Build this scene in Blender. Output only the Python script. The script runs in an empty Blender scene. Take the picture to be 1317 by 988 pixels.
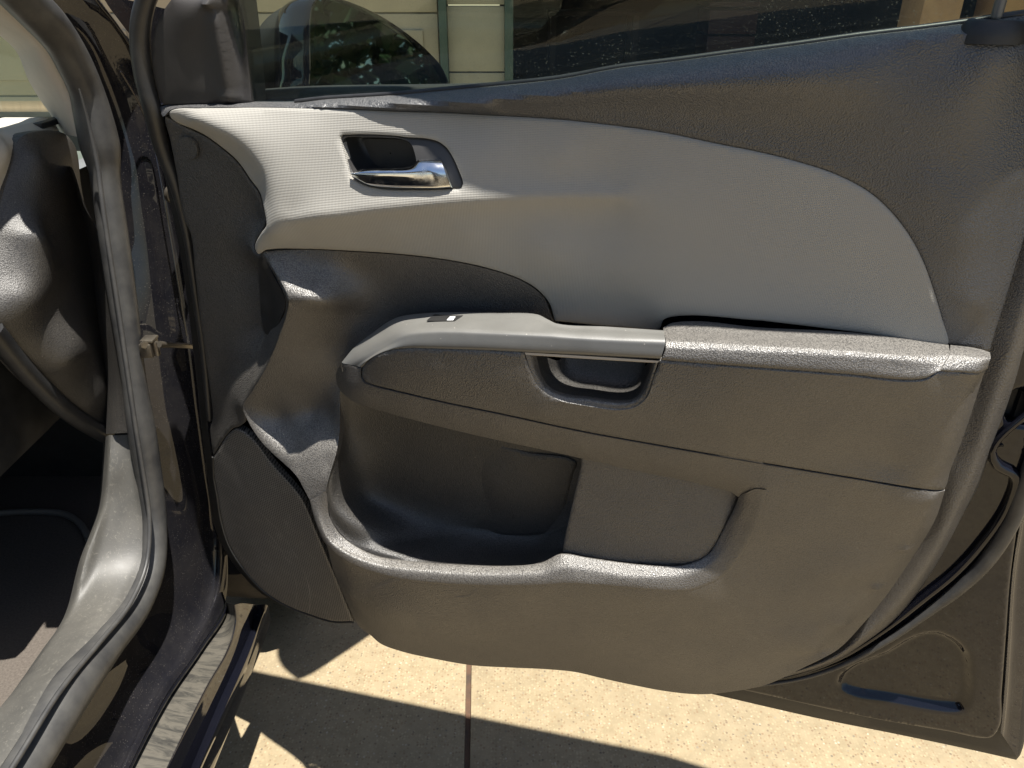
import bpy, bmesh, math, random
import numpy as np
from mathutils import Vector, Matrix
from mathutils.geometry import delaunay_2d_cdt

random.seed(7)
R = math.radians
SC = bpy.context.scene
COL = SC.collection

# ------------------------------------------------------------------ camera
PITCH, FPX, CAMH = 28.0, 990.0, 1.18
cam_d = bpy.data.cameras.new('camera'); cam = bpy.data.objects.new('camera', cam_d); COL.objects.link(cam)
cam.location = (0, 0, CAMH); cam.rotation_euler = (R(90 - PITCH), 0, 0)
cam_d.sensor_width = 36.0; cam_d.lens = FPX / 1317.0 * 36.0
cam_d.clip_start = 0.02; cam_d.clip_end = 500
SC.camera = cam

# ------------------------------------------------------------------ light
# the sun stands high, almost in the plane of the open door
SUN_DIR0 = Vector((.185 * .9713 - .056 * .2381, -.185 * .2381 - .056 * .9713, 1.0)).normalized()
SUN_AZ, SUN_EL = math.degrees(math.atan2(SUN_DIR0.y, SUN_DIR0.x)), math.degrees(math.asin(SUN_DIR0.z))
SUN_DIR = Vector((math.cos(R(SUN_AZ)) * math.cos(R(SUN_EL)), math.sin(R(SUN_AZ)) * math.cos(R(SUN_EL)), math.sin(R(SUN_EL))))
world = bpy.data.worlds.new('World'); SC.world = world; world.use_nodes = True
wn = world.node_tree
sky = wn.nodes.new('ShaderNodeTexSky'); sky.sky_type = 'NISHITA'; sky.sun_disc = False
sky.sun_elevation = R(SUN_EL); sky.sun_rotation = R(90 - SUN_AZ)
sky.air_density = 1.0; sky.dust_density = 1.0; sky.ozone_density = 1.0
bg = wn.nodes['Background']; bg.inputs['Strength'].default_value = 0.06
wn.links.new(sky.outputs['Color'], bg.inputs['Color'])
sl = bpy.data.lights.new('sun', 'SUN'); sl.energy = 5.0; sl.angle = R(0.55); sl.color = (1.0, 0.96, 0.89)
so = bpy.data.objects.new('sun', sl); COL.objects.link(so)
so.rotation_euler = SUN_DIR.to_track_quat('Z', 'Y').to_euler(); so.location = (4, -2, 6)

vs = SC.view_settings
vs.view_transform = 'Standard'; vs.look = 'None'; vs.exposure = 1.15; vs.gamma = 1.0
try: vs.use_curve_mapping = False
except Exception: pass
SC.cycles.use_denoising = True
SC.cycles.max_bounces = 6; SC.cycles.transparent_max_bounces = 12

# ------------------------------------------------------------------ materials
def mat(name, base=(.5, .5, .5), rough=.5, spec=.5, metal=0., coat=0., coat_rough=.03):
    m = bpy.data.materials.new(name); m.use_nodes = True
    b = m.node_tree.nodes['Principled BSDF']
    b.inputs['Base Color'].default_value = (*base, 1); b.inputs['Roughness'].default_value = rough
    b.inputs['Specular IOR Level'].default_value = spec; b.inputs['Metallic'].default_value = metal
    b.inputs['Coat Weight'].default_value = coat; b.inputs['Coat Roughness'].default_value = coat_rough
    return m
class NB:
    def __init__(s, m): s.t = m.node_tree; s.n = s.t.nodes; s.l = s.t.links; s.b = s.n['Principled BSDF']; s._c = None
    def co(s):
        if s._c is None: s._c = s.n.new('ShaderNodeTexCoord').outputs['Object']
        return s._c
    def new(s, k, **kw):
        n = s.n.new(k)
        for a, v in kw.items(): setattr(n, a, v)
        return n
    def mapping(s, scale=(1, 1, 1), rot=(0, 0, 0)):
        n = s.new('ShaderNodeMapping'); n.inputs['Scale'].default_value = scale; n.inputs['Rotation'].default_value = rot
        s.l.new(s.co(), n.inputs['Vector']); return n.outputs['Vector']
    def noise(s, scale, detail=3, rough=.55, vec=None, dist=0.):
        n = s.new('ShaderNodeTexNoise'); n.inputs['Scale'].default_value = scale; n.inputs['Detail'].default_value = detail
        n.inputs['Roughness'].default_value = rough; n.inputs['Distortion'].default_value = dist
        s.l.new(vec if vec is not None else s.co(), n.inputs['Vector']); return n.outputs['Fac']
    def vor(s, scale, feature='F1', out='Distance', vec=None, rnd=1.):
        n = s.new('ShaderNodeTexVoronoi', feature=feature); n.inputs['Scale'].default_value = scale
        n.inputs['Randomness'].default_value = rnd
        s.l.new(vec if vec is not None else s.co(), n.inputs['Vector']); return n.outputs[out]
    def ramp(s, fac, stops):
        n = s.new('ShaderNodeValToRGB'); cr = n.color_ramp
        while len(cr.elements) < len(stops): cr.elements.new(.5)
        for e, (p, c) in zip(cr.elements, stops):
            e.position = p; e.color = (*c, 1) if isinstance(c, tuple) else (c, c, c, 1)
        s.l.new(fac, n.inputs['Fac']); return n.outputs['Color']
    def mix(s, fac, a, b, kind='MIX'):
        n = s.new('ShaderNodeMix', data_type='RGBA', blend_type=kind)
        for key, v in ((0, fac), (6, a), (7, b)):
            if hasattr(v, 'is_linked') or hasattr(v, 'links'): s.l.new(v, n.inputs[key])
            elif key == 0: n.inputs[0].default_value = v
            else: n.inputs[key].default_value = (*v, 1)
        return n.outputs[2]
    def math(s, op, a, b=None):
        n = s.new('ShaderNodeMath', operation=op)
        for i, v in enumerate((a, b)):
            if v is None: continue
            if hasattr(v, 'links'): s.l.new(v, n.inputs[i])
            else: n.inputs[i].default_value = v
        return n.outputs[0]
    def bump(s, h, strength=.3, dist=.001, prev=None):
        n = s.new('ShaderNodeBump'); n.inputs['Strength'].default_value = strength; n.inputs['Distance'].default_value = dist
        s.l.new(h, n.inputs['Height'])
        if prev is not None: s.l.new(prev, n.inputs['Normal'])
        s.l.new(n.outputs['Normal'], s.b.inputs['Normal']); return n.outputs['Normal']
    def col(s, c): s.l.new(c, s.b.inputs['Base Color'])
    def rgh(s, c): s.l.new(c, s.b.inputs['Roughness'])

def specks(nb, base, colour, scale=220, thr=.035, dens=.5):
    """sparse pale dust specks: cells of a voronoi, only where a second noise is high"""
    d = nb.vor(scale); k = nb.noise(9., 3)
    a = nb.math('LESS_THAN', d, thr * 4)
    cellr = nb.vor(scale, out='Color')
    sep = nb.new('ShaderNodeSeparateColor'); nb.l.new(cellr, sep.inputs[0])
    pick = nb.math('GREATER_THAN', sep.outputs[0], dens)
    f = nb.math('MULTIPLY', nb.math('MULTIPLY', a, pick), nb.math('MULTIPLY', k, 1.1))
    return nb.mix(f, base, colour)

def grain_plastic(name, base, rough=.5, gscale=420, gstr=.35, dust=.12, dustcol=(.35, .31, .25), spec=.5, sheen=.4, lit_top=.6):
    m = mat(name, base, rough, spec); nb = NB(m)
    nb.b.inputs['Sheen Weight'].default_value = sheen; nb.b.inputs['Sheen Roughness'].default_value = .45; nb.b.inputs['Sheen Tint'].default_value = (1, .97, .93, 1)
    big = nb.noise(6., 4, .6); mid = nb.noise(38., 5, .65)
    c = nb.mix(nb.ramp(big, [(.3, 0.), (.75, dust)]), base, dustcol)
    c = nb.mix(nb.ramp(mid, [(.5, 0.), (.8, dust * .8)]), c, dustcol)
    c = specks(nb, c, (.42, .38, .32), 240, .03, .93)
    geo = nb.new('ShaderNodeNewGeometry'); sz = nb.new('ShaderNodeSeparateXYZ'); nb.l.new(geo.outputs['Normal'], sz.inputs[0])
    c = nb.mix(nb.math('MULTIPLY', nb.ramp(sz.outputs[2], [(.12, 0.), (.75, lit_top)]), nb.ramp(mid, [(.3, .75), (.7, 1.)])), c, (.33, .31, .275))   # paler colour painted on up-facing parts to brighten the sunlit tops
    nb.col(c)
    nb.rgh(nb.ramp(nb.noise(14., 4), [(.3, max(.05, rough - .07)), (.75, rough + .08)]))
    v = nb.new('ShaderNodeTexVoronoi', feature='F1'); v.inputs['Scale'].default_value = gscale
    wv = nb.mapping((1, 1, 1)); 
    ns = nb.new('ShaderNodeTexNoise'); ns.inputs['Scale'].default_value = 160; nb.l.new(wv, ns.inputs['Vector'])
    vm = nb.new('ShaderNodeVectorMath', operation='SCALE'); vm.inputs['Scale'].default_value = .004; nb.l.new(ns.outputs['Color'], vm.inputs[0])
    va = nb.new('ShaderNodeVectorMath', operation='ADD'); nb.l.new(wv, va.inputs[0]); nb.l.new(vm.outputs[0], va.inputs[1])
    nb.l.new(va.outputs[0], v.inputs['Vector'])
    nb.bump(v.outputs['Distance'], gstr, .0022)
    nb.col(nb.mix(nb.ramp(v.outputs['Distance'], [(.2, 0.), (.7, .75)]), c, tuple(x * .45 for x in base)))  # shade of the grain valleys put into the colour so the relief shows
    return m

M = {}
DOOR_C = (-.44, .88, .40)      # where the scuff arcs on the speaker cover swing about
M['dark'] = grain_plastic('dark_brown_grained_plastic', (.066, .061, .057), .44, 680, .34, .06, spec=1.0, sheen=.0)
M['belt'] = grain_plastic('charcoal_grained_padding', (.036, .039, .047), .42, 680, .34, .03, spec=1.0, sheen=.0, lit_top=.3)
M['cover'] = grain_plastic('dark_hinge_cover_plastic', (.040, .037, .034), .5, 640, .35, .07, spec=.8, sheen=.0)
M['dash'] = grain_plastic('dark_dash_plastic', (.034, .031, .028), .5, 700, .2, .06, spec=.7, sheen=0., lit_top=.15)
M['pocket'] = grain_plastic('pocket_plastic', (.032, .030, .028), .5, 640, .3, .05, spec=.7, sheen=.0, lit_top=.12)

def m_beige():
    base = (.315, .302, .272)
    m = mat('beige_woven_plastic', base, .55, .4); nb = NB(m)
    nb.col(nb.mix(nb.ramp(nb.noise(5., 4), [(.35, 0.), (.8, .35)]), base, (.275, .263, .238)))
    sep = nb.new('ShaderNodeSeparateXYZ'); nb.l.new(nb.co(), sep.inputs[0])
    k = 2 * math.pi / .0031
    a = nb.math('SINE', nb.math('MULTIPLY', nb.math('ADD', sep.outputs[0], sep.outputs[2]), k))
    b = nb.math('SINE', nb.math('MULTIPLY', nb.math('SUBTRACT', sep.outputs[0], sep.outputs[2]), k))
    nb.bump(nb.math('MULTIPLY', a, b), .35, .0006)
    return m
M['beige'] = m_beige()

def m_cap():
    base = (.078, .078, .076)
    m = mat('grey_soft_plastic', base, .42, .5); nb = NB(m)
    c = nb.mix(nb.ramp(nb.noise(22., 6, .65), [(.4, 0.), (.75, .5)]), base, (.11, .108, .10))
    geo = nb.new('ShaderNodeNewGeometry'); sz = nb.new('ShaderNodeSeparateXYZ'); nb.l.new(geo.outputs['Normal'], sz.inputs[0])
    c = nb.mix(nb.ramp(sz.outputs[2], [(.2, 0.), (.8, .3)]), c, (.25, .24, .21))  # sunlit look of the top face painted in as a paler tint
    nb.col(specks(nb, c, (.5, .46, .4), 200, .03, .92)); nb.rgh(nb.ramp(nb.noise(30., 5), [(.3, .34), (.75, .55)]))
    nb.b.inputs['Specular IOR Level'].default_value = .9
    nb.bump(nb.noise(900., 2), .12, .0005)
    return m
M['cap'] = m_cap()

def m_grille():
    base = (.05, .046, .042)
    m = mat('perforated_speaker_plastic', base, .5, .5); nb = NB(m)
    sep = nb.new('ShaderNodeSeparateXYZ'); nb.l.new(nb.co(), sep.inputs[0])
    k = 2 * math.pi / .0060
    x = nb.math('MULTIPLY', sep.outputs[0], k); z = nb.math('MULTIPLY', sep.outputs[2], k)
    p = nb.math('MULTIPLY', nb.math('SINE', nb.math('ADD', x, z)), nb.math('SINE', nb.math('SUBTRACT', x, z)))
    hole = nb.ramp(p, [(.0, 0.), (.3, 1.)])
    sc = nb.noise(6., 5, .7, nb.mapping((8, 1, 10), (0, R(40), 0)))
    c = nb.mix(nb.ramp(sc, [(.5, 0.), (.75, .45)]), (.13, .12, .108), (.24, .225, .20))
    nb.col(nb.mix(hole, c, (.012, .012, .012)))
    cen = DOOR_C
    vd = nb.new('ShaderNodeVectorMath', operation='DISTANCE'); nb.l.new(nb.co(), vd.inputs[0]); vd.inputs[1].default_value = cen
    arc = None
    for r_, w_ in ((.128, .0005), (.150, .0007)):
        t = nb.math('LESS_THAN', nb.math('ABSOLUTE', nb.math('SUBTRACT', nb.math('ADD', vd.outputs['Value'], nb.math('MULTIPLY', nb.noise(9., 2), .02)), r_ + .01)), w_)
        arc = t if arc is None else nb.math('MAXIMUM', arc, t)
    arc = nb.math('MULTIPLY', arc, nb.ramp(nb.noise(17., 3), [(.48, 0.), (.68, .3)]))
    nb.col(nb.mix(arc, nb.mix(hole, c, (.012, .012, .012)), (.36, .33, .29)))
    nb.bump(p, -.8, .002)
    return m
M['grille'] = m_grille()

def m_paint(name, dust=.3, up=True):
    base = (.004, .0045, .008)
    m = mat(name, base, .3, .0, 0., 1., .02); nb = NB(m)
    geo = nb.new('ShaderNodeNewGeometry'); sep = nb.new('ShaderNodeSeparateXYZ'); nb.l.new(geo.outputs['Normal'], sep.inputs[0])
    n1 = nb.noise(16., 6, .7); n2 = nb.noise(900., 2); n3 = nb.vor(330.)
    film = nb.ramp(n1, [(.35, dust * .15), (.85, dust * .6)])
    grit = nb.math('MULTIPLY', nb.math('LESS_THAN', n3, .2), nb.ramp(nb.noise(60., 4), [(.35, 0.), (.75, min(1., dust * 2.4))]))
    f = nb.math('MAXIMUM', film, grit)
    nb.col(nb.mix(f, base, (.30, .27, .225)))
    nb.l.new(nb.math('SUBTRACT', 1.0, f), nb.b.inputs['Coat Weight'])
    nb.rgh(nb.ramp(f, [(0., .2), (.6, .75)]))
    nb.bump(nb.noise(4., 2), .25, .004)
    return m
M['paint'] = m_paint('black_car_paint', .01)
M['paint_dusty'] = m_paint('dusty_black_car_paint', .11)

def m_dustledge():
    m = mat('mud_streaked_sill_paint', (.2, .18, .14), .75, .3); nb = NB(m)
    w = nb.noise(14., 8, .72, nb.mapping((1., 5.5, 1.), (0, 0, R(14))), 1.1)
    nb.col(nb.ramp(w, [(.36, (.02, .019, .017)), (.47, (.045, .042, .035)), (.56, (.085, .077, .062)), (.7, (.055, .05, .041))]))
    nb.bump(w, .3, .002)
    return m
M['ledge'] = m_dustledge()

def m_simple_noise(name, c1, c2, scale, rough, bumpk=.1, bscale=300, spec=.5):
    m = mat(name, c1, rough, spec); nb = NB(m)
    nb.col(nb.mix(nb.ramp(nb.noise(scale, 6, .65), [(.35, 0.), (.75, 1.)]), c1, c2))
    nb.bump(nb.noise(bscale, 3), bumpk, .0008)
    return m
M['rubber'] = m_simple_noise('dusty_black_rubber', (.032, .032, .033), (.075, .073, .068), 26., .48, .12, 500)
M['rubber_dark'] = m_simple_noise('black_rubber', (.012, .012, .013), (.03, .03, .03), 30., .42, .1, 400)
M['blackpl'] = m_simple_noise('matt_black_plastic', (.014, .014, .014), (.024, .023, .022), 20., .5, .12, 700)
M['sail'] = m_simple_noise('fine_grained_black_plastic', (.030, .027, .025), (.042, .038, .034), 18., .55, .25, 900)
M['trimgrey'] = m_simple_noise('warm_grey_pillar_trim', (.40, .37, .33), (.34, .31, .27), 12., .7, .1, 600)
M['dashbeige'] = m_simple_noise('light_beige_dash_plastic', (.48, .455, .40), (.40, .375, .325), 9., .55, .1, 500)
M['dashtop'] = m_simple_noise('grey_dash_top', (.16, .165, .17), (.12, .122, .125), 9., .5, .2, 500)
M['steel'] = m_simple_noise('worn_bolt_steel', (.16, .14, .11), (.07, .06, .05), 60., .4, .2, 200)
M['steel'].node_tree.nodes['Principled BSDF'].inputs['Metallic'].default_value = .7
M['glow_white'] = mat('white_print', (.8, .8, .8), .5)

def m_silltrim():
    base = (.060, .058, .053)
    m = mat('scuffed_grey_sill_plastic', base, .5, .5); nb = NB(m)
    sc = nb.noise(120., 5, .8, nb.mapping((1., 1., .6), (R(35), R(20), R(40))), 2.2)
    sc2 = nb.noise(9., 6, .7)
    c = nb.mix(nb.ramp(sc2, [(.35, 0.), (.75, .75)]), base, (.115, .108, .093))
    nb.col(nb.mix(nb.ramp(sc, [(.56, 0.), (.68, .35)]), c, (.30, .28, .235)))
    nb.rgh(nb.ramp(sc2, [(.3, .42), (.8, .65)])); nb.bump(nb.noise(650., 3), .25, .0007)
    return m
M['silltrim'] = m_silltrim()

M['bezel'] = m_simple_noise('dark_bezel_plastic', (.035, .034, .034), (.05, .048, .046), 30., .45, .15, 800)
def m_chrome():
    m = mat('fingermarked_chrome', (.80, .82, .84), .06, .5, 1.); nb = NB(m)
    n = nb.noise(60., 6, .7)
    nb.rgh(nb.ramp(n, [(.45, .05), (.72, .32)]))
    return m
M['chrome'] = m_chrome()

def m_glass(name, tint, dust, refl_ior=1.5, dscale=300):
    m = bpy.data.materials.new(name); m.use_nodes = True
    t = m.node_tree; n, l = t.nodes, t.links
    n.remove(n['Principled BSDF']); out = n['Material Output']
    tr = n.new('ShaderNodeBsdfTransparent'); tr.inputs['Color'].default_value = (*tint, 1)
    gl = n.new('ShaderNodeBsdfGlossy'); gl.inputs['Roughness'].default_value = .01
    lw = n.new('ShaderNodeLayerWeight'); lw.inputs['Blend'].default_value = .5
    pw = n.new('ShaderNodeMath'); pw.operation = 'POWER'; pw.inputs[1].default_value = 5.; l.new(lw.outputs['Facing'], pw.inputs[0])
    fr = n.new('ShaderNodeMath'); fr.operation = 'MULTIPLY_ADD'; fr.inputs[1].default_value = .48; fr.inputs[2].default_value = .022; l.new(pw.outputs[0], fr.inputs[0])
    mx = n.new('ShaderNodeMixShader'); l.new(fr.outputs[0], mx.inputs[0]); l.new(tr.outputs[0], mx.inputs[1]); l.new(gl.outputs[0], mx.inputs[2])
    df = n.new('ShaderNodeBsdfDiffuse'); df.inputs['Color'].default_value = (.62, .60, .52, 1)
    tc = n.new('ShaderNodeTexCoord')
    no = n.new('ShaderNodeTexNoise'); no.inputs['Scale'].default_value = 14; no.inputs['Detail'].default_value = 6; l.new(tc.outputs['Object'], no.inputs['Vector'])
    vo = n.new('ShaderNodeTexVoronoi'); vo.inputs['Scale'].default_value = dscale; l.new(tc.outputs['Object'], vo.inputs['Vector'])
    lt = n.new('ShaderNodeMath'); lt.operation = 'LESS_THAN'; lt.inputs[1].default_value = .17; l.new(vo.outputs['Distance'], lt.inputs[0])
    r = n.new('ShaderNodeValToRGB'); r.color_ramp.elements[0].position = .42; r.color_ramp.elements[1].position = .8
    r.color_ramp.elements[0].color = (dust * .25,) * 3 + (1,); r.color_ramp.elements[1].color = (dust,) * 3 + (1,)
    l.new(no.outputs['Fac'], r.inputs['Fac'])
    m2 = n.new('ShaderNodeMath'); m2.operation = 'MULTIPLY_ADD'; l.new(lt.outputs[0], m2.inputs[0]); l.new(r.outputs['Color'], m2.inputs[1])
    m3 = n.new('ShaderNodeMath'); m3.operation = 'MULTIPLY'; m3.inputs[1].default_value = .05; l.new(r.outputs['Color'], m3.inputs[0]); l.new(m3.outputs[0], m2.inputs[2])
    m4 = n.new('ShaderNodeMixShader'); l.new(m2.outputs[0], m4.inputs[0]); l.new(mx.outputs[0], m4.inputs[1]); l.new(df.outputs[0], m4.inputs[2])
    l.new(m4.outputs[0], out.inputs['Surface'])
    return m
M['glass'] = m_glass('dusty_green_window_glass', (.86, .92, .86), .16)
M['windshield'] = m_glass('green_windshield_glass', (.88, .945, .86), .05)
M['mirror'] = mat('mirror_glass', (.20, .25, .235), .02, .5, 1.)

def m_concrete():
    m = mat('exposed_aggregate_concrete', (.42, .36, .26), .85, .3); nb = NB(m)
    cv = nb.vor(190., out='Color'); sep = nb.new('ShaderNodeSeparateColor'); nb.l.new(cv, sep.inputs[0])
    st = nb.ramp(sep.outputs[0], [(0., (.29, .23, .14)), (.35, (.37, .30, .185)), (.62, (.24, .175, .10)), (.82, (.20, .125, .07)), (.93, (.09, .075, .06)), (1., (.44, .385, .29))])
    mort = nb.ramp(nb.noise(30., 6, .7), [(.35, (.235, .187, .113)), (.7, (.31, .25, .155))])
    f = nb.ramp(nb.vor(190.), [(.25, 1.), (.5, 0.)])
    c = nb.mix(nb.math('MULTIPLY', f, .8), mort, st)
    c = nb.mix(nb.ramp(nb.noise(2.2, 6, .65), [(.42, 0.), (.72, .55)]), c, (.19, .155, .105))
    nb.col(c); nb.bump(nb.vor(190.), -.5, .002)
    return m
M['concrete'] = m_concrete()
M['joint'] = m_simple_noise('dark_joint_filler', (.045, .032, .022), (.12, .06, .03), 20., .9, .5, 120)
M['soil'] = m_simple_noise('dry_ground', (.26, .22, .15), (.18, .16, .10), 3., .9, .4, 30)
M['garage_door'] = m_simple_noise('cream_garage_door_paint', (.40, .345, .25), (.34, .29, .21), 5., .6, .15, 60)
M['siding'] = m_simple_noise('cream_wood_siding', (.36, .33, .25), (.30, .27, .205), 7., .7, .25, 40)
M['green'] = m_simple_noise('grey_green_trim_paint', (.05, .085, .072), (.035, .065, .055), 9., .6, .2, 60)
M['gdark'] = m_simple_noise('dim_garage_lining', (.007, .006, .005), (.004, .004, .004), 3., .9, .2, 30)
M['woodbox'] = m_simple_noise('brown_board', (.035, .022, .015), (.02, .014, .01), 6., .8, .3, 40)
M['redbox'] = mat('dull_red_plastic', (.05, .008, .008), .6)
M['tan'] = m_simple_noise('tan_stucco', (.42, .27, .15), (.34, .21, .12), 14., .85, .5, 60)
M['carpet'] = m_simple_noise('dark_car_carpet', (.066, .055, .046), (.115, .098, .082), 300., .95, .6, 900)
M['tyre'] = m_simple_noise('dusty_tyre_rubber', (.035, .03, .026), (.09, .075, .058), 24., .8, .4, 90)
M['alloy'] = mat('wheel_alloy', (.5, .5, .5), .35, .5, .8)
M['bark'] = m_simple_noise('tree_bark', (.09, .07, .05), (.05, .04, .03), 20., .9, .6, 40)
def m_leaf():
    m = mat('tree_leaf', (.055, .10, .03), .5, .4); nb = NB(m)
    nb.col(nb.ramp(nb.noise(2.5, 3), [(.3, (.025, .05, .015)), (.7, (.065, .10, .032))]))
    return m
M['leaf'] = m_leaf()

# ------------------------------------------------------------------ projection helpers (measured pixels -> places in the car)
CAM = np.array([0., 0., CAMH]); _c, _s = math.cos(R(PITCH)), math.sin(R(PITCH))
def ray(px, py):
    u = (px - 658.5) / FPX; v = (494. - py) / FPX
    return np.array([u, _c + v * _s, -_s + v * _c])
def at_z(px, py, z): r = ray(px, py); return CAM + r * (z - CAMH) / r[2]
def at_y(px, py, y): r = ray(px, py); return CAM + r * y / r[1]

class Frame:
    """a vertical reference plane; h (mm) is measured along its normal"""
    def __init__(s, A, e, n): s.A = np.array(A, float); s.e = np.array(e, float); s.n = np.array(n, float)
    def U(s, px, py, h):
        r = ray(px, py); t = (np.dot(s.A - CAM, s.n) + h / 1000.) / np.dot(r, s.n); return CAM + r * t
    def sth(s, px, py, h):
        p = s.U(px, py, h); return np.array([np.dot(p - s.A, s.e), p[2], h / 1000.])
    def P(s, q):
        q = np.atleast_2d(q); A = s.A.copy(); A[2] = 0
        return A + q[:, :1] * s.e + q[:, 1:2] * np.array([0, 0, 1.]) + q[:, 2:3] * s.n
_a = at_z(330, 790, .28); _b = at_z(1285, 975, .28); _e = (_b - _a) / np.linalg.norm(_b - _a)
DOOR = Frame(_a, _e, (_e[1], -_e[0], 0))
SIDE = Frame((-.5, 0, 0), (0, 1, 0), (1, 0, 0))

# ------------------------------------------------------------------ mesh helpers
CAR_LOC = Vector((-1.2, 0.0, 0.0))
def link(name, me, m, parent=None):
    o = bpy.data.objects.new(name, me); COL.objects.link(o)
    if m is not None: me.materials.append(M[m] if isinstance(m, str) else m)
    if parent is not None:
        o.parent = parent; o.matrix_parent_inverse = parent.matrix_world.inverted()
    return o
def mk(name, V, F, m, parent=None, smooth=True, ang=38):
    me = bpy.data.meshes.new(name); me.from_pydata([tuple(map(float, v)) for v in V], [], F); me.validate(); me.update()
    bm = bmesh.new(); bm.from_mesh(me); bmesh.ops.recalc_face_normals(bm, faces=bm.faces); bm.to_mesh(me); bm.free()
    if smooth:
        me.shade_smooth(); me.set_sharp_from_angle(angle=R(ang))
    return link(name, me, m, parent)

def spline(P, step, closed=False, corners=(), per=None):
    """centripetal-ish catmull rom through P (n,k) sampled about every step in the first two coords; corner indices stay sharp"""
    P = np.asarray(P, float); n = len(P); out = []
    segs = n if closed else n - 1
    for i in range(segs):
        p1, p2 = P[i], P[(i + 1) % n]
        p0 = P[i - 1] if (closed or i > 0) else 2 * p1 - p2
        p3 = P[(i + 2) % n] if (closed or i + 2 < n) else 2 * p2 - p1
        if i in corners: p0 = 2 * p1 - p2
        if (i + 1) % n in corners: p3 = 2 * p2 - p1
        L = np.linalg.norm(p2 - p1); L0 = max(np.linalg.norm(p1 - p0), 1e-9); L2 = max(np.linalg.norm(p3 - p2), 1e-9); L = max(L, 1e-9)
        m1 = ((p2 - p1) / L + (p1 - p0) / L0) * .5 * L; m2 = ((p3 - p2) / L2 + (p2 - p1) / L) * .5 * L
        k = per or max(1, int(round(L / step)))
        for j in range(k):
            t = j / k; t2 = t * t; t3 = t2 * t
            out.append((2 * t3 - 3 * t2 + 1) * p1 + (t3 - 2 * t2 + t) * m1 + (-2 * t3 + 3 * t2) * p2 + (t3 - t2) * m2)
    if not closed: out.append(P[-1])
    return np.array(out)
def inside(pts, poly):
    x, y = pts[:, 0], pts[:, 1]; r = np.zeros(len(pts), bool); n = len(poly)
    for i in range(n):
        x1, y1 = poly[i][:2]; x2, y2 = poly[(i + 1) % n][:2]
        if y1 == y2: continue
        c = ((y1 > y) != (y2 > y)) & (x < (x2 - x1) * (y - y1) / (y2 - y1) + x1); r ^= c
    return r
def dist_poly(pts, poly):
    d = np.full(len(pts), 1e9); n = len(poly)
    for i in range(n):
        a = poly[i][:2]; b = poly[(i + 1) % n][:2]; ab = b - a; L = max(ab @ ab, 1e-14)
        t = np.clip(((pts - a) @ ab) / L, 0, 1); d = np.minimum(d, np.linalg.norm(pts - (a + t[:, None] * ab), axis=1))
    return d
class TPS:
    def __init__(s, q, lam=1e-7):
        q = np.asarray(q, float)
        key = np.unique(np.round(q[:, :2], 4), axis=0, return_index=True)[1]; q = q[key]
        s.c = q[:, :2]; n = len(q); K = s.k(s.c, s.c) + lam * np.eye(n); Pm = np.c_[np.ones(n), s.c]
        Amat = np.block([[K, Pm], [Pm.T, np.zeros((3, 3))]]); s.w = np.linalg.solve(Amat, np.r_[q[:, 2], 0, 0, 0])
    def k(s, a, b):
        r2 = ((a[:, None, :] - b[None]) ** 2).sum(-1); return .5 * r2 * np.log(r2 + 1e-12)
    def __call__(s, p):
        p = np.atleast_2d(p)[:, :2]; out = np.empty(len(p))
        for i in range(0, len(p), 4000):
            b = p[i:i + 4000]; out[i:i + 4000] = s.k(b, s.c) @ s.w[:-3] + np.c_[np.ones(len(b)), b] @ s.w[-3:]
        return out
def px_on(fr, tps, px, py, off=0., h0=40.):
    h = h0
    for _ in range(12): q = fr.sth(px, py, h); h = tps(q)[0] * 1000 + off
    q[2] = h / 1000.; return q
def offset_in(B, d, sign):
    t = np.roll(B, -1, 0)[:, :2] - np.roll(B, 1, 0)[:, :2]; t /= np.maximum(np.linalg.norm(t, axis=1), 1e-9)[:, None]
    return B[:, :2] + sign * d * np.c_[-t[:, 1], t[:, 0]]
def area(B): x, y = B[:, 0], B[:, 1]; return .5 * np.sum(x * np.roll(y, -1) - y * np.roll(x, -1))

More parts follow.
